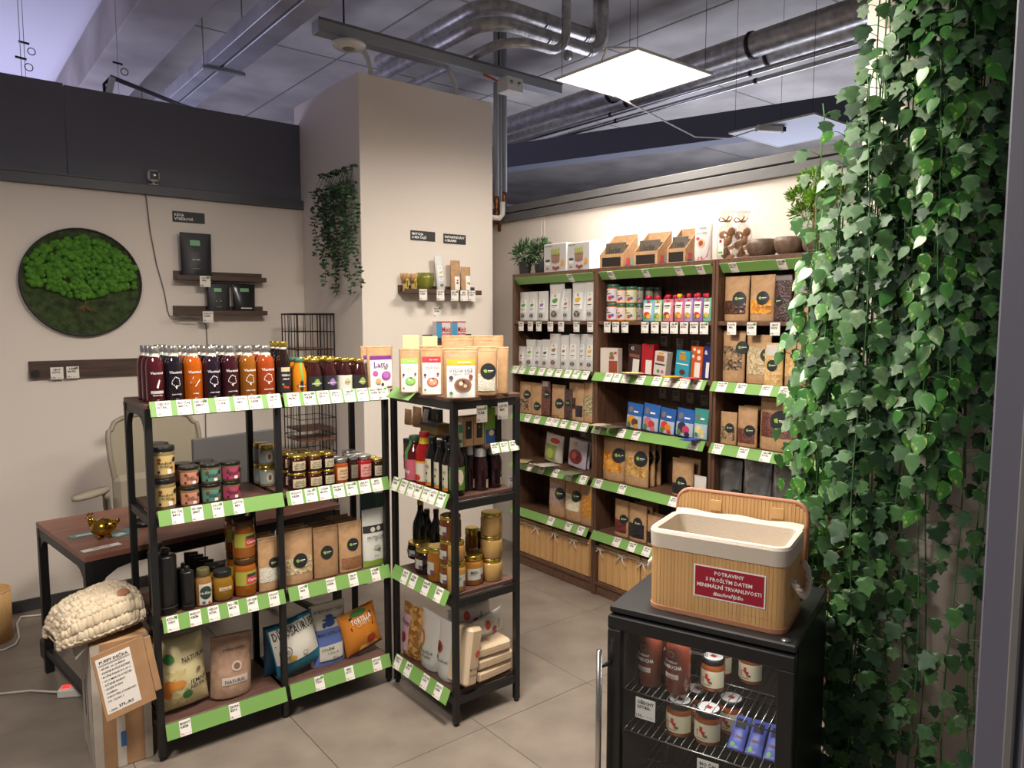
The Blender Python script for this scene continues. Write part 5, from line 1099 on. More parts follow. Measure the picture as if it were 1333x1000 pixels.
# small security camera on the dark ledge, its lead running down the wall
t = thing('security_camera', 'small white security camera on left wall ledge', 'camera', (1.18, YL - .01, 2.53))
obj('foot', MB().lathe([(.03, 0), (.03, .005), (.01, .009), (.007, .026)], 'plastic_white', 20), t)
obj('housing', MB().box(-.033, .033, -.03, .03, .024, .09, 'plastic_white', .014), t)
obj('face', MB().box(-.025, .025, -.0325, -.03, .032, .082, 'black_lid', .001), t)
obj('lens', MB().lathe([(.009, 0), (.007, .002)], 'steel', 14), t, (0, -.0325, .058), (PI / 2, 0, 0))
pts = [ony(px, py, YL - .006) for px, py in ((188, 243), (190, 262), (196, 300), (204, 345), (213, 380), (219, 405), (221, 412))]
pts += [ony(px, py, YL - .11) for px, py in ((235, 412), (262, 413))] + [ony(px, py, YL - .006) for px, py in ((268, 424), (269, 445), (268, 520), (268, 570), (266, 650), (268, 740), (266, 790))]
pts = [p + Vector((.004 * math.sin(i * 2.1), 0, 0)) for i, p in enumerate(pts)]
solo('camera_cable', MB().tube([tuple(p) for p in pts], .0035, mat('cable_grey', (120, 114, 108), .5), 6), 'thin grey cable winding down left wall from the camera', 'cable')

# ================================================================== PILLAR
LP = ledge('walnut ledge on the pillar holding tea things', 2.40, 3.0, 1.866, 4.139, .085, .055)
for x in (.13, .262, .375, .45, .515): wtag(LP, x, -.099, .028, .058, .07)
sh = Shelf('Y', 4.139 - .072, 1.879, 0, 'on pillar ledge', 'tea things on the pillar ledge')
def b_whisk(w, h):
    m = MB()
    for k in range(22):
        a = 2 * PI * k / 22
        for rr in (1, .6): m.tube([(w * .2 * rr * math.cos(a), w * .2 * rr * math.sin(a), h * .42), (w * .42 * rr * math.cos(a), w * .42 * rr * math.sin(a), h * .75), (w * .5 * rr * math.cos(a), w * .5 * rr * math.sin(a), h)], w * .022, 'bamboo_c', 4)
    return [('tines', m), ('handle', MB().lathe([(w * .3, 0), (w * .32, .01 * h), (w * .27, h * .2), (w * .26, h * .42), (w * .22, h * .44)], 'bamboo_c', 16)), ('tag_strip', MB().patch(-w * .12, w * .16, h * .12, h * .7, flat(-w * .46), pmat((206, 196, 60)), 1, 1).patch(-w * .05, w * .1, h * .2, h * .6, flat(-w * .465), pmat((90, 84, 40)), 1, 1))]
put(sh, [((525, 535.5, 355.5), ('tea_whisk', 'whisk', 'bamboo tea whisk', b_whisk, ()), R()), ((536, 546, 356), ('tea_whisk', 'whisk', 'bamboo tea whisk', b_whisk, ()), R()),
         ((548, 571, 355), ('tea_bowl', 'bowl', 'mossy green glazed tea bowl', b_lathe, ('bowl', 'ceramic_green', 'bowl', ())) if mat('ceramic_green', (140, 140, 52), .25, col2=(92, 96, 40), scale=14, stretch=(1, 1, .25)) else None, R()),
         ((570, 581, 333), tea('tall white tea pack, green print', (190, 206, 120)), R(roll=rad(-5), off=.012)),
         ((588, 600.5, 339), ('tea_pouch', 'pouch', 'tall kraft tea pouch, red fruit label', b_pouch, ('kraft', (('lab', -.16, .42, .08, .5, 'white'), ('disc', .1, .3, .14, (196, 50, 44), .1), ('disc', .1, .38, .08, (60, 60, 40))))), R()),
         ((601.5, 614, 347.5), ('tea_pouch', 'pouch', 'kraft tea pouch, yellow fruit label', b_pouch, ('kraft', (('lab', -.1, .44, .1, .66, 'white'), ('disc', .12, .38, .14, (214, 186, 50), .1), ('disc', .28, .36, .1, (90, 150, 60))))), R())])
wallsign('dark sign on pillar at left, reading matcha a mix čajů', 2.499, 2.687, 2.213, 2.275, 4.139, 'MATCHA', 'A MIX ČAJŮ')
wallsign('dark sign on pillar at right, reading instantní kávy a bramb.', 2.754, 2.935, 2.208, 2.272, 4.139, 'INSTANTNÍ KÁVY', 'A BRAMBI')
# small cartons on a hidden lower ledge, tag on the wall above
LQ = ledge('lower walnut ledge on the pillar behind the pouches', 2.58, 2.97, 1.55, 4.139, .085, .05)
for k, (x, lab) in enumerate(((2.70, 'red white blue milk carton, left one on low pillar ledge'), (2.825, 'red white blue milk carton, right one on low pillar ledge'))):
    make(b_box, (.112, .125, .05, (214, 208, 206), (('lab', -.5, -.12, .0, .94, (70, 150, 190)), ('lab', -.5, .5, .94, 1.0, (196, 30, 46)), ('tx', 'Mixit', .18, .58, .32, (196, 40, 46), .6), ('lab', -.1, .48, .2, .36, (206, 40, 46)), ('tx', 'KOKOS', .2, .28, .1, 'white', .5)), ), 'milk_carton', lab, 'carton', (x, 4.139 - .05, 1.5625), (0, 0, 0), 'cartons on the low pillar ledge')
wtag(LQ, .12, .0 - .001, .235, .06, .07)
# hanging plant on the left face of the pillar
t = thing('hanging_plant', 'trailing dark green plant hung on pillar corner', 'plant', (2.1, 4.3, 2.5))
obj('wall_pot', MB().box(-.025, .045, -.1, .12, -.04, .04, 'pot_dark', .01), t)
for k in range(17):
    y0 = -.24 + .03 * k; L_ = (.42, .62, .5, .3, .56, .66, .34, .3, .36, .5, .62, .44, .6, .68, .5, .3, .4)[k]
    pts = [Vector((-.01 + .02 * random.random(), y0 * .5, .03)), Vector((-.03, y0 * .9, .1 + .03 * random.random())), Vector((-.045 - .035 * random.random(), y0 * 1.05, .02))]
    n = int(L_ / .022)
    for j in range(n): pts.append(pts[-1] + Vector((random.uniform(-.008, .01), random.uniform(-.008, .008), -.022)))
    m = MB().tube([tuple(p) for p in pts], .002, 'plant_dark', 4)
    for p in pts[1:]:
        for _ in range(4):
            a = random.uniform(0, 2 * PI); q = Vector((math.cos(a), math.sin(a), random.uniform(-.5, .4))).normalized(); s_ = q.orthogonal().normalized(); s_.rotate(Matrix.Rotation(random.uniform(0, 6), 3, q)); l = random.uniform(.026, .042)
            m.add([tuple(p), tuple(p + q * l * .5 + s_ * l * .27), tuple(p + q * l), tuple(p + q * l * .5 - s_ * l * .27)], [(0, 1, 2, 3)], 'plant_lite' if random.random() < .25 else 'plant_dark')
    obj('strand', m, t, kind='stuff')

# ================================================================== DESK, CHAIR AND CORNER
DR = rad(7)
t = thing('desk', 'dark desk with reddish wood top behind the rack', 'desk', (.469, 3.34, 0), DR)
obj('desk_top', MB().box(0, 1.2, 0, .74, .715, .74, 'desk_wood', .002), t)
fr_ = MB()
for y in (.015, .725): fr_.box(.03, 1.17, y - .012, y + .012, .675, .714, 'black_metal')
for x in (.015, 1.185): fr_.box(x - .012, x + .012, .03, .71, .675, .714, 'black_metal')
obj('apron', fr_, t)
for x in (.018, 1.182):
    for y in (.018, .722):
        m = MB().box(x - .018, x + .018, y - .018, y + .018, 0, .714, 'black_metal', .002)
        gusset(m, x, y, .37, .675, .025, .13)
        if y < .1:
            s = 1 if x < .5 else -1
            P_ = [(0, 0), (.15, 0), (.09, -.012), (.045, -.04), (.016, -.09), (0, -.15)]
            m.prism([(x + s * (a + .015), .675 + b_) for a, b_ in P_], y - .014, y + .014, 'black_metal')
        m.box(x - .02, x + .02, y - .02, y + .07, .06, .15, 'black_metal', .004)
        obj('leg', m, t)
for x in (.018, 1.182): obj('stretcher', MB().box(x - .014, x + .014, .036, .704, .09, .12, 'black_metal', .002), t)
def ondesk(px, py): return onz(px, py, .741)
p = ondesk(135, 700)
t = thing('gold_figurine', 'shiny golden hen figurine standing on the desk', 'figurine', (p.x, p.y, .741), rad(-25))
t.scale = (1.22, 1.22, 1.22)
obj('body', MB().lathe([(0, .012), (.024, .014), (.04, .026), (.043, .042), (.034, .06), (.018, .07), (0, .073)], 'gold', 24), t)
hd = MB().tube([(-.032, 0, .05), (-.04, 0, .068), (-.044, 0, .078)], [.014, .012, .009], 'gold', 10).tube([(-.044, 0, .076), (-.058, 0, .074)], [.006, .001], 'gold', 8)
obj('head', hd, t)
obj('comb', MB().tube([(-.05, 0, .084), (-.044, 0, .092), (-.038, 0, .088), (-.032, 0, .094)], .004, 'gold', 6), t)
obj('tail', MB().tube([(.034, 0, .05), (.05, 0, .062), (.054, 0, .07)], [.012, .008, .004], 'gold', 8), t)
for a in range(3):
    q = a * 2.1; obj('foot', MB().tube([(.018 * math.cos(q), .018 * math.sin(q), .016), (.022 * math.cos(q), .022 * math.sin(q), 0)], [.005, .007], 'gold', 8), t)
def card(px, py, w, d, m, rz, lab, extra=None, z=.7412):
    p = onz(px, py, z); mb = MB().box(-w / 2, w / 2, -d / 2, d / 2, 0, .0012, m)
    if extra: extra(mb)
    return solo('card', mb, lab, 'card', (p.x, p.y, z), rz, 'cards on the desk')
teal = pmat((92, 150, 150))
card(112, 696, .13, .05, teal, DR, 'teal leaflet strip lying left of golden figurine', lambda m: m.box(-.04, .05, -.006, .006, .0012, .0014, 'white'))
card(160, 694, .12, .085, teal, DR + .4, 'teal leaflet lying right of golden figurine', lambda m: m.box(-.05, .0, -.02, .02, .0012, .0014, 'white'), .7413)
card(132, 713, .15, .04, 'paper', DR + .08, 'white lettered card in front of golden figurine', lambda m: [m.text('OBSLUHA', 'ink', 0, .006, .012, lambda x, z: (x, z, .0016), .12), m.text('zazvoňte prosím', 'ink', 0, -.01, .008, lambda x, z: (x, z, .0016), .12)])
p = ondesk(180, 684)
t = thing('phone_tray', 'small black tray lying at rack post on the desk', 'tray', (p.x + .03, p.y, .741), DR); 
obj('tray', MB().lathe([(.05, 0), (.06, .004), (.062, .02), (.056, .02), (.05, .008), (0, .008)], 'black_lid', 24), t)
p = onz(316, 640, .741)
t = thing('monitor', 'grey backed monitor standing on the desk', 'monitor', (1.18, 3.8, .741), rad(12))
obj('panel', MB().box(-.17, .28, -.012, .012, .1, .37, mat('monitor_grey', (96, 94, 94), .5), .004), t)
obj('screen', MB().box(-.16, .27, .012, .0135, .112, .36, 'black_lid'), t)
obj('neck', MB().box(.03, .08, -.02, -.012, .008, .2, 'steel', .003), t)
obj('foot', MB().box(-.05, .16, -.09, .07, 0, .008, 'steel', .003), t)
# office chair behind the desk
t = thing('office_chair', 'beige mesh office chair behind the desk', 'chair', (1.03, 4.42, 0), rad(8))
V = []; nu, nv = 12, 12
for sgn in (0, .022):
    for j in range(nv + 1):
        for i in range(nu + 1):
            u = i / nu * 2 - 1; v = j / nv
            wv = .205 + .045 * math.sin(v * 2.4) - .03 * max(0, v - .82) / .18 * (1 if v > .82 else 0)
            if v < .1: wv -= .03 * (1 - v / .1)
            zz = .72 + v * .44 - .03 * abs(u) ** 4 * (1 if v > .9 else 0)
            V.append((u * wv, .1 + .03 * v + .05 * (1 - u * u) * .8 + sgn - .035 * math.sin(v * 3), zz))
N1 = (nu + 1) * (nv + 1)
F = []
for j in range(nv):
    for i in range(nu):
        a = j * (nu + 1) + i; F += [(a, a + 1, a + nu + 2, a + nu + 1), (N1 + a, N1 + a + nu + 1, N1 + a + nu + 2, N1 + a + 1)]
edge = [i for i in range(nu + 1)] + [(j + 1) * (nu + 1) + nu for j in range(nv)] + [nv * (nu + 1) + i for i in range(nu - 1, -1, -1)] + [j * (nu + 1) for j in range(nv - 1, 0, -1)]
for a, b_ in zip(edge, edge[1:] + edge[:1]): F.append((a, N1 + a, N1 + b_, b_))
obj('backrest', MB().add(V, F, 'chair_mesh', True), t)
obj('back_rim', MB().tube([V[i] for i in edge] + [V[edge[0]]], .013, 'chair_frame', 8), t)
V = []
for s_, dz in ((0, 0), (1, 0)): pass
lb = MB().box(-.24, .24, .045, .12, .6, .84, 'chair_pad', .03); obj('lumbar_cushion', lb, t)
obj('headrest_arm', MB().bar((.02, .2, 1.0), (.02, .2, 1.22), .05, 'trim_grey', .02), t)
hr = MB().tube([(-.12, .2, 1.22), (0, .21, 1.225), (.13, .2, 1.215)], [.02, .03, .018], 'trim_grey', 10); obj('headrest', hr, t)
obj('seat', MB().box(-.25, .25, -.36, .12, .46, .53, 'chair_pad', .03), t)
for s in (-1, 1):
    a_ = MB().tube([(s * .27, .05, .6), (s * .3, .0, .7), (s * .32, -.06, .76), (s * .34, -.1, .785)], [.018, .02, .018, .014], 'chair_frame', 10); ar = obj('arm', a_, t)
    pd = MB(); pd.M = Matrix.Translation((s * .41, -.12, .805)) @ Matrix.Rotation(s * rad(55), 4, 'Z')
    pd.lathe([(0, -.014), (.95, -.012), (1, 0), (.95, .012), (0, .014)], 'chair_pad', 24); 
    pd.v = [tuple(Vector((s * .41, -.12, .805)) + Matrix.Rotation(s * rad(55), 3, 'Z') @ Vector(((pd.M.inverted() @ Vector(q)).x * .045, (pd.M.inverted() @ Vector(q)).y * .13, (pd.M.inverted() @ Vector(q)).z))) for q in pd.v]
    obj('arm_pad', pd, ar)
obj('gas_lift', MB().lathe([(.03, .09), (.03, .3), (.02, .3), (.02, .46)], 'black_metal', 16), t)
for k in range(5):
    a = k * 2 * PI / 5 + .3
    l_ = obj('base_leg', MB().tube([(0, 0, .1), (.28 * math.cos(a), .28 * math.sin(a), .075)], [.025, .016], 'chair_frame', 8), t)
    obj('caster', MB().tube([(.28 * math.cos(a) - .02 * math.sin(a), .28 * math.sin(a) + .02 * math.cos(a), .028), (.28 * math.cos(a) + .02 * math.sin(a), .28 * math.sin(a) - .02 * math.cos(a), .028)], .027, 'black_lid', 14), l_)
# wire grid shelf tower in the corner
t = thing('wire_shelf_tower', 'black wire grid shelf tower in the corner by pillar', 'shelf', (1.885, 4.52, 0), 0)
w, dd = .25, .26
for (x0, y0, x1, y1) in ((0, 0, w, 0), (w, 0, w, dd), (0, dd, w, dd), (0, 0, 0, dd)):
    m = MB()
    for k in range(6): 
        a = k / 5; m.tube([(x0 + (x1 - x0) * a, y0 + (y1 - y0) * a, .0), (x0 + (x1 - x0) * a, y0 + (y1 - y0) * a, 1.735)], .0028 if 0 < k < 5 else .004, 'black_metal', 5)
    for k in range(16): z = .02 + k * 1.715 / 15; m.tube([(x0, y0, z), (x1, y1, z)], .0026, 'black_metal', 5)
    m.tube([(x0, y0, 1.735), (x1, y1, 1.735)], .006, 'black_metal', 6)
    obj('grid_panel', m, t)
for z in (.1, .5, .9, .97, 1.5): obj('shelf', MB().box(.008, w - .008, .008, dd - .008, z, z + .012, 'desk_wood' if z != .97 else 'black_wood', .002), t)
t = thing('carton_box', 'open brown cardboard box at the wire tower', 'box', (1.5, 3.98, .741), rad(10))
obj('body', MB().box(-.02, .14, -.14, .14, 0, .2, 'cardboard', .003), t)
obj('flap', MB().add([(-.02, -.14, .2), (.14, -.14, .2), (.14, -.22, .23), (-.02, -.22, .23), (-.02, -.14, .203), (.14, -.14, .203), (.14, -.22, .233), (-.02, -.22, .233)], [(0, 1, 2, 3), (7, 6, 5, 4), (2, 6, 7, 3), (0, 3, 7, 4), (1, 5, 6, 2)], 'cardboard'), t)
# wicker bin, cables and power strip on the floor
p = onz(-6, 838, 0)
t = thing('waste_bin', 'round bamboo veneer bin at left edge', 'bin', (p.x - .02, p.y + .06, 0))
r = .105; m = MB(); V = []
hz = lambda a: .27 + .012 * math.sin(a)
m.lathe([(r, 0), (r, .27), (r - .006, .27), (r - .006, .01), (0, .01)], 'bamboo', 40)
obj('shell', m, t)
obj('rim', MB().tube([(r * math.cos(a) * .985, r * math.sin(a) * .985, .271) for a in [i * PI / 20 for i in range(41)]], .0045, 'bamboo_c', 6), t)
obj('liner', MB().box(-.05, .06, .06, .064, .2, .235, 'plastic_white', .001), t)
solo('floor_cable', MB().tube([tuple(onz(x, y, .006)) for x, y in ((-20, 849), (5, 846), (20, 839), (25, 830), (22, 812), (27, 803), (50, 801), (75, 796), (130, 786))], .005, 'cable_white', 6), 'pale cable curving around the bamboo bin', 'cable')
t = thing('power_strip', 'white power strip with glowing red switch on floor', 'power strip', tuple(onz(96, 905, 0)), rad(-28))
obj('case', MB().box(-.06, .16, -.028, .028, 0, .04, 'plastic_white', .006), t)
obj('switch', MB().box(-.045, -.015, -.013, .013, .04, .045, mat('switch_red', (230, 40, 40), .4, emit=1.5)), t)
obj('cord', MB().tube([(-.06, 0, .02), (-.2, .06, .01), (-.42, .06, .006), (-.7, .0, .006)], .005, 'cable_white', 6), t)

# ================================================================== CARDBOARD BOX WITH KNITTED THROW AND HAND-WRITTEN CARD
t = thing('cardboard_box', 'tall worn cardboard box with tape beside the rack', 'box', (.422, 3.0, 0), rad(-2))
obj('body', MB().box(0, .198, 0, .3, 0, .5, 'cardboard', .004), t)
grey = mat('box_grey', (196, 186, 174), .8, col2=(170, 158, 144), scale=8)
obj('side_print', MB().patch(.004, .296, .004, .496, lambda a, b: (-.0015, .3 - a, b), grey, 1, 1).patch(.1, .12, .15, .3, lambda a, b: (-.0025, .3 - a, b), 'ink', 1, 1).patch(.17, .18, .12, .34, lambda a, b: (-.0025, .3 - a + .1 * (b - .2), b), 'ink', 1, 4), t)
obj('corner_tape', MB().patch(-.001, .03, .002, .498, flat(-.0015), grey, 1, 1).patch(.17, .196, .002, .498, flat(-.0015), grey, 1, 1), t)
obj('centre_tape', MB().patch(.075, .105, .002, .3, flat(-.0018), mat('tape_white', (206, 196, 184), .5), 1, 1), t)
obj('blue_mark', MB().patch(.088, .106, .08, .14, flat(-.0024), pmat((40, 110, 170)), 1, 1), t)
obj('black_mark', MB().patch(.068, .09, .2, .225, flat(-.0026), 'ink', 1, 1), t)
obj('flap', MB().add([(-.01, .0, .5), (-.01, .3, .5), (-.045, .3, .46), (-.045, 0, .46)], [(0, 1, 2, 3)], grey), t)
# throw: rows of plump stitches over a folded cushion shape
t = thing('knitted_throw', 'chunky cream knitted throw folded on the cardboard box', 'throw', (.468, 3.13, .502), rad(9))
def throwp(u, a, k=1.0):                          # u -1..1 along the throw, a 0..pi over it from back edge to front edge
    e = max(0.0, 1 - abs(u) ** 3.2) ** (1 / 2.4)
    hh = (.058 + .018 * (u + 1) / 2) * (.25 + .75 * e) * k
    c, s_ = math.cos(a), math.sin(a)
    y = .135 * (.45 + .55 * e) * (abs(c) ** .75) * (1 if c >= 0 else -1) * k
    z = .004 + .022 * (u + 1) / 2 * (1 if abs(u) < 2 else 0) + hh * (1 + s_ * 1.0 - .9 * (1 - abs(s_) ** .5) * (1 if abs(s_) < .5 else 0))
    return Vector((u * .148, y, max(z, .006)))
n, q_ = 20, 12
V = [tuple(throwp(-1 + 2 * i / n, -.5 + (PI + 1.0) * j / q_, .9)) for i in range(n + 1) for j in range(q_ + 1)]
F = [(i * (q_ + 1) + j, i * (q_ + 1) + j + 1, (i + 1) * (q_ + 1) + j + 1, (i + 1) * (q_ + 1) + j) for i in range(n) for j in range(q_)]
F += [tuple(range(q_ + 1)), tuple(n * (q_ + 1) + j for j in range(q_, -1, -1))] + [(i * (q_ + 1), (i + 1) * (q_ + 1), (i + 1) * (q_ + 1) + q_, i * (q_ + 1) + q_) for i in range(n)]
obj('filling', MB().add(V, F, 'knit', True), t)
st = MB()
def bead(m, a, b_, r):
    m.tube([tuple(a), tuple(a.lerp(b_, .3)), tuple(a.lerp(b_, .75)), tuple(b_)], [r * .5, r, r, r * .45], 'knit', 6)
nu, nv = 21, 15
for i in range(nu):
    u = -1 + 2 * (i + .5) / nu
    for j in range(nv):
        a = -.45 + (PI + .9) * (j + .5) / nv; da = (PI + .9) / nv
        for s_ in (-1, 1):
            jt = Vector((random.uniform(-.003, .003), random.uniform(-.003, .003), random.uniform(-.002, .004))); bead(st, throwp(u + s_ * .04, a - da * .5) + jt, throwp(u + s_ * .01, a + da * .66) + jt, .0115)
for u in (-1, 1):
    for j in range(16): p_ = throwp(u * .985, -.3 + (PI + .6) * j / 15); bead(st, p_, p_ + Vector((u * .012, 0, -.012)), .011)
obj('stitches', st, t, kind='stuff')
pz = throwp(.45, 2.15)
obj('leather_badge', MB().disc(0, 0, .022, .015, lambda x, z: (x, z, 0), mat('leather', (150, 96, 66), .6), 20, 2), t, tuple(pz + Vector((0, -.011, .014))), (rad(42), 0, 0))
# card: brown board carrying the paper note
t = thing('note_board', 'brown cardboard board with handwritten price note', 'sign', (.52, 2.885, .262), 0, None, (rad(-4), rad(-8), rad(6)))
obj('board', MB().box(-.075, .1, 0, .004, 0, .255, 'cardboard', .001), t)
obj('flap', MB().box(.101, .125, -.001, .003, .03, .245, 'cardboard', .001), t)
pm = MB().box(-.066, .05, -.0012, 0, .025, .235, 'paper')
f = flat(-.002)
pm.text('PUFFY DEČKA', 'ink', -.008, .22, .011, f, .1, .02)
pm.patch(-.06, .045, .209, .2102, f, 'ink', 1, 1).patch(-.06, .045, .2055, .2065, f, 'ink', 1, 1)
for k, s_ in enumerate(('• 85×85 cm (měkké)', '• KRÁSNÉ RUČNÍ PLETENÍ', '• RUČNÍ PRANÍ DO 30°C', '• 100 % MIKROPOLYESTER', '• RŮZNÉ BARVY', '• ALIZE PUFFY', '   certifikát', '   OEKO-TEX STANDARD', '   100 CLASS 1')):
    V_, F_, tw = txt(s_, .012); k2 = min(.0075 / .72, .1 / tw)
    pm.text(s_, 'ink', -.06 + tw * k2 / 2, .195 - .0155 * k, .0075, f, .1)
pm.text('• CENA:', 'ink', -.045, .036, .007, f, .03).text('379,-/KS', 'ink', 0, .04, .011, f, .05, .02)
obj('note', pm, t)

# ================================================================== GLASS-DOOR COOLER
FZ = math.atan2(-.945, .327); FP = Vector((1.494, 1.412, 0)); FM = Matrix.Translation(FP) @ Matrix.Rotation(FZ, 4, 'Z')
def fl_(x, y, z): return tuple(FM @ Vector((x, y, z)))
FWD, FH_, FD = .513, .88, .48
t = thing('display_cooler', 'black glass-door display cooler under the bamboo basket', 'cooler', FP, FZ)
sh = MB().box(0, .02, .045, FD, .03, FH_ - .022, 'fridge_black').box(FWD - .02, FWD, .045, FD, .03, FH_ - .022, 'fridge_black').box(.02, FWD - .02, FD - .02, FD, .03, FH_ - .022, 'fridge_black').box(.02, FWD - .02, .045, FD - .02, .03, .09, 'fridge_black').box(.02, FWD - .02, .045, FD - .02, FH_ - .06, FH_ - .022, 'fridge_black')
obj('cabinet', sh, t)
obj('top_panel', MB().box(0, FWD, .012, FD, FH_ - .022, FH_, 'fridge_top', .004), t)
for x in (.04, FWD - .04):
    for y in (.08, FD - .05): obj('foot', MB().lathe([(.018, 0), (.018, .03)], 'black_lid', 12), t, (x, y, 0))
dr = MB()
z0, z1 = .05, FH_ - .026
for a in ((0, FWD, z1 - .04, z1), (0, FWD, z0, z0 + .04), (0, .042, z0 + .04, z1 - .04), (FWD - .042, FWD, z0 + .04, z1 - .04)): dr.box(a[0], a[1], 0, .04, a[2], a[3], 'fridge_black', .003)
d_ = obj('door', dr, t)
obj('glass_pane', MB().box(.042, FWD - .042, .012, .016, z0 + .04, z1 - .04, 'pane'), d_)
hb = MB().tube([(-.004, -.045, .25), (-.004, -.045, .765)], .0085, 'steel', 14)
for z in (.3, .715): hb.tube([(-.004, -.045, z), (.012, 0, z)], .006, 'black_metal', 8)
obj('handle', hb, d_)
obj('maker_lettering', MB().text('guzzanti', 'grey_ink', .265, z1 - .052, .011, flat(.0112), .07, .02), d_)
obj('hinge_cap', MB().lathe([(.012, 0), (.012, .004), (.005, .006)], 'steel', 12), t, (FWD - .03, .03, FH_))
area('cooler_fill', fl_(FWD / 2, .1, FH_ - .063), .3, .28, (1, .97, .93), sizey=.02).rotation_euler = (0, 0, FZ)  # unseen fill light, added to brighten the inside of the cooler
obj('fill_strip', MB().box(.1, FWD - .1, .085, .115, FH_ - .0619, FH_ - .0602, 'led'), t)  # glowing strip added to go with the fill light
for z in (.615, .49, .3):
    m = MB()
    for k in range(22): x = .03 + k * (FWD - .06) / 21; m.tube([(x, .06, z), (x, .44, z)], .0014, 'steel', 5)
    for y in (.06, .25, .44): m.tube([(.024, y, z - .002), (FWD - .024, y, z - .002)], .0024, 'steel', 6)
    obj('wire_shelf', m, t)
for x, z, k in ((.10, .606, 0), (.285, .48, 1)): price_tag(t, x, .05, z, .06, .062)
kom = (('tx', 'KOMBUCHA', 0, .42, .15, 'white', .8), ('tx', 'Doktor', 0, .5, .12, 'white', .5), ('lab', -.3, .3, .24, .31, (206, 190, 180)), ('tx', 'malina', 0, .275, .09, 'ink', .5), ('disc', 0, .6, .12, (190, 170, 160)), ('disc', 0, .6, .1, (110, 52, 36)))
for k, (x, y) in enumerate(((.083, .13), (.168, .13), (.085, .23))):
    make(b_lathe, (.074, .2, 'juice', (110, 52, 36), 'black_lid', kom, 1.0), 'kombucha_bottle', ('left front', 'right front', 'rear')[k] + ' reddish drink bottle on the cooler shelf', 'bottle', fl_(x, y, .6175), (0, 0, FZ + rad(-14)), 'bottles in the cooler')
def b_spreadjar(w, h):
    p = b_lathe(w, h, 'jar', (150, 78, 36), 'black_lid', (('lab', -.78, .78, .14, .66, (222, 212, 180)), ('poly', ((-.18, .26), (.12, .26), (.16, .44), (.06, .44), (.06, .56), (-.06, .56), (-.06, .44), (-.2, .44)), (190, 40, 44)), ('disc', .18, .3, .06, (110, 90, 60)), ('lab', -.2, .16, .2, .22, 'ink')))
    c = MB().disc(0, 0, w * .4, w * .4, lambda x, z: (x, z, h + .0006), 'white', 20, 2).poly2([(-.1 * w, -.1 * w), (.12 * w, -.1 * w), (.14 * w, .1 * w), (-.12 * w, .12 * w)], lambda x, z: (x, z, h + .0012), pmat((190, 40, 44)))
    return p + [('lid_disc', c)]
for k, (x, y) in enumerate(((.175, .13), (.26, .13), (.3, .22), (.2, .22))):
    make(b_spreadjar, (.076, .098), 'spread_jar', ('front left', 'front right', 'rear right', 'rear left')[k] + ' orange spread jar on lower cooler shelf', 'jar', fl_(x, y, .493), (0, 0, FZ + rad(-14)), 'jars in the cooler')
for k, (x, y) in enumerate(((.245, .3), (.335, .3), (.25, .2))):
    make(b_spreadjar, (.07, .094), 'spread_jar', ('rear left', 'rear right', 'front')[k] + ' orange spread jar on upper cooler shelf', 'jar', fl_(x, y, .618), (0, 0, FZ + rad(-14)), 'jars in the cooler')
for k in range(3):
    make(b_pouch, (.046, .11, .022, mat('blue_wrap', (92, 104, 190), .3, bump=.3, scale=30), (('lab', -.3, .3, .56, .86, (40, 40, 60)), ('lab', -.3, .3, .3, .36, (120, 80, 110)), ('disc', -.2, .1, .14, (120, 180, 90))), True), 'chocolate_bar', ORD[k] + ' blue wrapped bar from the left in the cooler', 'bar', fl_(.345 + .049 * k, .1, .506), (rad(-62), 0, FZ), 'blue bars in the cooler')

# ================================================================== BAMBOO BASKET WITH LID ON THE COOLER
BX0, BX1, BY0, BY1 = .101, .473, .056, .285
bw, bd, bh = BX1 - BX0, BY1 - BY0, .232
t = thing('lidded_basket', 'bamboo basket with linen lining and open lid on cooler', 'basket', fl_(BX0, BY0, FH_ + .001), FZ)
R_ = .035
def outline(o=0, n=6):
    P_ = []
    for cx_, cy_, a0 in ((bw - R_, R_, -PI / 2), (bw - R_, bd - R_, 0), (R_, bd - R_, PI / 2), (R_, R_, PI)):
        for k in range(n + 1): a = a0 + k * PI / 2 / n; P_.append((cx_ + (R_ - o) * math.cos(a), cy_ + (R_ - o) * math.sin(a)))
    return P_
def ring(m, o0, z0_, o1, z1_, mt, flip=False):
    A, B = outline(o0), outline(o1); n = len(A)
    m.add([(x, y, z0_) for x, y in A] + [(x, y, z1_) for x, y in B], [((i, (i + 1) % n, n + (i + 1) % n, n + i) if not flip else (i, n + i, n + (i + 1) % n, (i + 1) % n)) for i in range(n)], mt, True)
core = MB(); ring(core, .004, .004, .004, bh - .01, 'bamboo_b'); core.add([(x, y, .005) for x, y in outline(.004)], [tuple(range(28))], 'bamboo_b'); obj('core', core, t)
# upright slats all around
def along(s):                                     # point and direction at arc length s on the rounded outline, starting at front left
    seg = [((R_, 0), (bw - R_, 0)), None, ((bw, R_), (bw, bd - R_)), None, ((bw - R_, bd), (R_, bd)), None, ((0, bd - R_), (0, R_)), None]
    cen = {1: (bw - R_, R_, -PI / 2), 3: (bw - R_, bd - R_, 0), 5: (R_, bd - R_, PI / 2), 7: (R_, R_, PI)}
    for i in range(8):
        L_ = (bw - 2 * R_) if i in (0, 4) else (bd - 2 * R_) if i in (2, 6) else R_ * PI / 2
        if s <= L_:
            if seg[i]:
                (xa, ya), (xb, yb) = seg[i]; q = s / L_; return xa + (xb - xa) * q, ya + (yb - ya) * q, math.atan2(yb - ya, xb - xa)
            cx_, cy_, a0 = cen[i]; a = a0 + s / R_; return cx_ + R_ * math.cos(a), cy_ + R_ * math.sin(a), a + PI / 2
        s -= L_
    return R_, 0, 0
per = 2 * (bw + bd - 4 * R_) + 2 * PI * R_; ns = 112
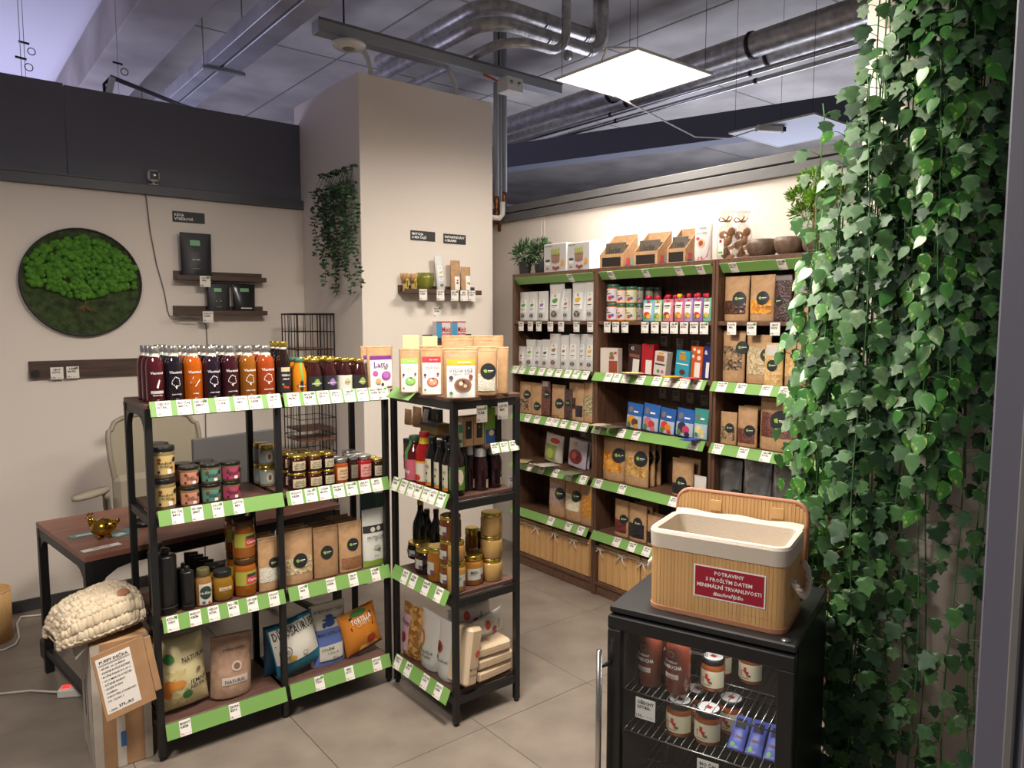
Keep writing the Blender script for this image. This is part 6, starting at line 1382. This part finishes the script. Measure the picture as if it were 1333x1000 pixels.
for i in range(ns):
    x, y, a = along(per * (i + .5) / ns); obj('slat', slat(per / ns * .97, bh - .022, .003, random.choice((0, 0, 1, 2))), t, (x, y, .008), (0, 0, a))
for z in (.035, .085, .135): obj('stitch_line', MB().tube([(x, y, z) for x, y in outline(-.0014)] + [(*outline(-.0014)[0], z)], .0005, 'bamboo_c', 4), t)
e = MB(); ring(e, -.004, .0, -.004, .012, 'basket_edge'); ring(e, -.004, .012, .003, .013, 'basket_edge'); obj('bottom_edge', e, t)
ln = MB(); zt = bh
for o0, a, o1, b_ in ((-.005, bh - .052, -.007, bh - .01), (-.007, bh - .01, -.003, bh - .002), (-.003, bh - .002, .005, bh), (.005, bh, .012, bh - .006), (.012, bh - .006, .016, .03)):
    ring(ln, o0, a, o1, b_, 'linen')
ln.add([(x, y, .03) for x, y in outline(.016)], [tuple(range(28))], 'linen')
obj('lining', ln, t)
sg = MB().box(.132, .324, -.0042, -.0035, .062, .152, 'white').box(.136, .320, -.0048, -.0042, .066, .148, 'red_sign')
for s_, z, b_ in (('POTRAVINY', .135, .0105), ('S PROŠLÝM DATEM', .1165, .0105), ('MINIMÁLNÍ TRVANLIVOSTI', .098, .0105), ('#zachraňJídlo', .079, .0105)): sg.text(s_, 'white', .228, z, b_, flat(-.0053), .172, .02)
sgo = obj('red_notice', sg, t); sgo.location = (.0, 0, 0)
hn = MB(); rp = [(bw + .004, .06, .13), (bw + .02, .062, .11), (bw + .03, .085, .085), (bw + .03, .13, .082), (bw + .03, .165, .1), (bw + .02, .185, .13), (bw + .004, .186, .15)]
full = []
for i in range(len(rp) - 1):
    for q in range(4): full.append(Vector(rp[i]).lerp(Vector(rp[i + 1]), q / 4))
for s in range(3):
    hn.tube([tuple(p + Vector((.0045 * math.cos(i * .9 + s * 2.09), .003 * math.sin(i * .9 + s * 2.09), .0045 * math.sin(i * .9 + s * 2.09)))) for i, p in enumerate(full)], .0052, 'rope', 7)
obj('rope_handle', hn, t)
hn2 = MB(); hn2.tube([(bw - p[0], p[1], p[2]) for p in rp], .007, 'rope', 8); obj('rope_handle', hn2, t)
# open lid standing behind
lid = MB(); lw, lh = bw + .008, .29
def rr(w_, h_, r_, n=6): return [(cx_ + r_ * math.cos(a0 + k * PI / 2 / n), cz + r_ * math.sin(a0 + k * PI / 2 / n)) for cx_, cz, a0 in ((w_ - r_, r_, -PI / 2), (w_ - r_, h_ - r_, 0), (r_, h_ - r_, PI / 2), (r_, r_, PI)) for k in range(n + 1)]
lo = obj('lid', MB().prism(rr(lw, lh, .04), 0, .006, 'bamboo_b'), t, (-.004, bd + .006, .005), (rad(-4), 0, 0))
pr = rr(lw, lh, .04); obj('lid_binding', MB().tube([(x, .003, z) for x, z in pr] + [(pr[0][0], .003, pr[0][1])], .007, 'basket_edge', 8), lo)
nsl = 36
for i in range(nsl):
    x = (i + .5) * lw / nsl; cut = .04 - math.sqrt(max(0, .04 ** 2 - max(0, .04 - min(x, lw - x)) ** 2))
    obj('lid_slat', slat(lw / nsl * .96, round((lh - 2 * cut - .012) / .01) * .01, .003, random.choice((0, 1, 1))), lo, (x, -.0015, cut + .006))
for x in (.12, .3): obj('patch', MB().box(x - .017, x + .017, -.005, -.0032, lh - .055, lh - .022, 'bamboo', .001), lo)
ll = MB()
for x in (0,):
    V = []
    for k in range(13): q = k / 12; V += [(.0 + q * bw, bd - .006, bh - .004), (q * bw, bd + .004, bh + .006 + .003 * math.sin(k * 1.3))]
    ll.add(V, [(2 * k, 2 * k + 2, 2 * k + 3, 2 * k + 1) for k in range(12)], 'linen', True)
obj('lining_fold', ll, t)

# ================================================================== IVY ON THE ROUND COLUMN
def leafmesh(kind, m, name='leaf'):
    if kind == 'ivy': half = [(0, 0), (.16, -.1), (.4, .02), (.34, .24), (.52, .42), (.3, .52), (.22, .74), (0, 1.0)]
    elif kind == 'ivy2': half = [(0, 0), (.2, -.08), (.46, .12), (.36, .34), (.44, .56), (.2, .66), (0, .95)]
    else: half = [(0, .04), (.14, -.04), (.3, .08), (.36, .3), (.3, .56), (.16, .8), (0, 1.05)]
    V = []; F = []; n = len(half)
    for x, y in half: V.append((x, y, .12 * x * x * 2 + .1 * (y - .4) ** 2 - .1 * x))
    for x, y in half: V.append((0, y * .98 + .01, .1 * (y - .4) ** 2 + .02))
    for x, y in half: V.append((-x, y, .12 * x * x * 2 + .1 * (y - .4) ** 2 - .1 * x))
    for i in range(n - 1):
        F.append((n + i, i, i + 1, n + i + 1)); F.append((2 * n + i, n + i, n + i + 1, 2 * n + i + 1))
    mb = MB(); mb.add(V, F, m, True); me = mb.mesh(name); return me
LEAF = {k: [leafmesh(k, 'ivy%d' % i) for i in range(5)] for k in ('ivy', 'ivy2')}
LEAF['pothos'] = [leafmesh('pothos', 'pothos0'), leafmesh('pothos', 'pothos1'), leafmesh('pothos', 'ivy1')]
RX = RT.copy(); FX = Vector((RX.y * -1, RX.x, 0)); FX = Vector((FH.x, FH.y, 0))
def side_at(px):                                  # sideways offset from the column axis for a line of sight
    d = ray(px, 416); d2_ = CC.dot(FX); q = d2_ / Vector((d.x, d.y, 0)).dot(FX); return (Vector((d.x, d.y, 0)) * q - CC).dot(RX)
def garland(px, ztop, zbot, kind, size, step, lab, lift=.03, spread=.05, wts=(4, 4, 3, 2, 1), grp='ivy garlands on the column'):
    s = side_at(px)
    dep = -math.sqrt(max(0, (CR + lift) ** 2 - s * s)) if abs(s) < CR + lift else random.uniform(-.12, .14) if abs(s) > CR + .1 else -random.uniform(.14, .2)
    base = CC + RX * s + FX * dep
    out = (base - CC); out.z = 0; out = out.normalized()
    if abs(s) > CR: out = (FX * -.85 + RX * (.5 if s > 0 else -.5)).normalized()
    t = thing('ivy_garland', lab, 'vine', (base.x, base.y, ztop), 0, grp)
    z = 0.0; pts = [Vector((0, 0, 0))]; ph = random.random() * 6
    while ztop + z > zbot:
        z -= step; q = -z
        pts.append(Vector((0, 0, z)) + RX * (.012 * math.sin(q * 5 + ph)) + out * (.006 * math.sin(q * 7 + ph)))
    stem = MB().tube([tuple(p) for p in pts], .0022, 'vine_stem', 5)
    for i, p in enumerate(pts[1:]):
        a = random.choice((-1, 1)) * random.uniform(.3, 1.3) if i % 2 else random.choice((-1, 1)) * random.uniform(.8, 1.7)
        dirn = (out * math.cos(a) + out.cross(Vector((0, 0, 1))) * math.sin(a)); dirn.z = random.uniform(-.15, .35); dirn.normalize()
        if dirn.dot(out) < .1: dirn += out * .35; dirn.normalize()
        L_ = random.uniform(.6, 1.2) * spread; tip = p + dirn * L_
        stem.tube([tuple(p), tuple(p.lerp(tip, .5) + Vector((0, 0, .006))), tuple(tip)], .0011, 'vine_stem', 4)
        sz = size * random.uniform(.75, 1.2)
        me = random.choice(LEAF['pothos'][:2] * 3 + LEAF['pothos'][2:]) if kind == 'pothos' else random.choices(LEAF[random.choice(('ivy', 'ivy2'))], wts)[0]
        # leaf hangs: its y axis points down and a little outward, its face outward
        dn = (Vector((0, 0, -1)) + dirn * random.uniform(.0, .55) + RX * random.uniform(-.45, .45)).normalized()
        fc = (out * 1.0 + dirn * .5 + RX * random.uniform(-.5, .5) + Vector((0, 0, random.uniform(-.1, .6)))).normalized()
        xx = dn.cross(fc).normalized(); fc = xx.cross(dn).normalized()
        M_ = Matrix((xx, dn, fc)).transposed().to_4x4(); 
        o = obj('leaf', me, t); o.matrix_basis = Matrix.Translation(tip) @ M_ @ Matrix.Scale(sz, 4)
    obj('stem', stem, t)
    return t
random.seed(5)
gi = 0
def pos(px): return 'at the left fringe' if px < 1075 else 'left of the column' if px < 1122 else 'on the column, left half' if px < 1185 else 'on the column, middle' if px < 1240 else 'on the column, right half'
plan = []
for px in (1056, 1064, 1071, 1085, 1099, 1113, 1052, 1060, 1067, 1074, 1081, 1088, 1095, 1102, 1109, 1116, 1123, 1130, 1078, 1092, 1106, 1119): plan.append((px, 1.85 if px < 1058 else 2.05 if px < 1068 else 2.2 if px < 1080 else 2.4 if px < 1104 else 3.0, .02, 'ivy', .05, .042, .05))
for px in (1142, 1150, 1165, 1188, 1205, 1222, 1240, 1258, 1281): plan.append((px, 3.05, .02, 'ivy', .05, .054, .05))
for px, zb in ((1140, 1.5), (1153, 1.3), (1164, 1.75), (1176, 1.4), (1186, 1.62), (1197, 1.28), (1207, 1.66), (1218, 1.42), (1229, 1.8), (1240, 1.5), (1250, 1.36), (1262, 1.7), (1273, 1.9), (1285, 1.78), (1294, 2.05), (1303, 2.1), (1134, 1.2), (1146, 1.6), (1158, 1.5), (1170, 1.85), (1182, 1.5), (1192, 1.75), (1203, 1.5), (1213, 1.85), (1224, 1.6), (1235, 1.7), (1246, 1.9), (1256, 1.6), (1268, 1.85), (1279, 1.95), (1290, 1.9)): plan.append((px, 3.05, zb, 'ivy', .047, .044, .07))
for px, zt, zb in ((1043, 1.7, 1.12), (1048, 1.75, .95), (1052, 1.9, 1.0), (1058, 1.95, 1.2), (1064, 2.0, 1.15), (1074, 2.15, 1.2), (1084, 2.3, 1.3), (1046, 1.6, 1.05), (1055, 1.8, 1.1), (1061, 1.9, 1.0), (1069, 2.05, 1.25), (1120, 2.7, 1.4), (1144, 2.5, 1.3), (1128, 2.75, 1.5), (1138, 2.9, 1.62), (1150, 2.8, 1.2), (1160, 2.85, 1.26), (1170, 2.6, 1.35), (1262, 3.0, 2.2), (1285, 3.0, 2.1)): plan.append((px, zt, zb, 'pothos', .05, .042, .05))
cnt = {}
for k, (px, zt, zb, kind, sz, stp, spd) in enumerate(plan):
    if px < 1075: px += (1075 - px) * .45
    fam = ('variegated yellow green' if kind == 'pothos' else 'long floor-length' if zb < .1 else 'short dense')
    key = (fam, pos(px)); cnt[key] = cnt.get(key, 0) + 1
    lab = '%s %s garland %s, %s from left there' % (fam, 'pothos' if kind == 'pothos' else 'ivy', pos(px), ORD[cnt[key] - 1])
    garland(px, zt, zb, kind, sz, stp, lab, .03 + .03 * (kind == 'pothos') + .02 * (k % 3), spd, (3, 4, 3, 2, 2) if px < 1130 else (4, 3, 4, 2, 2))
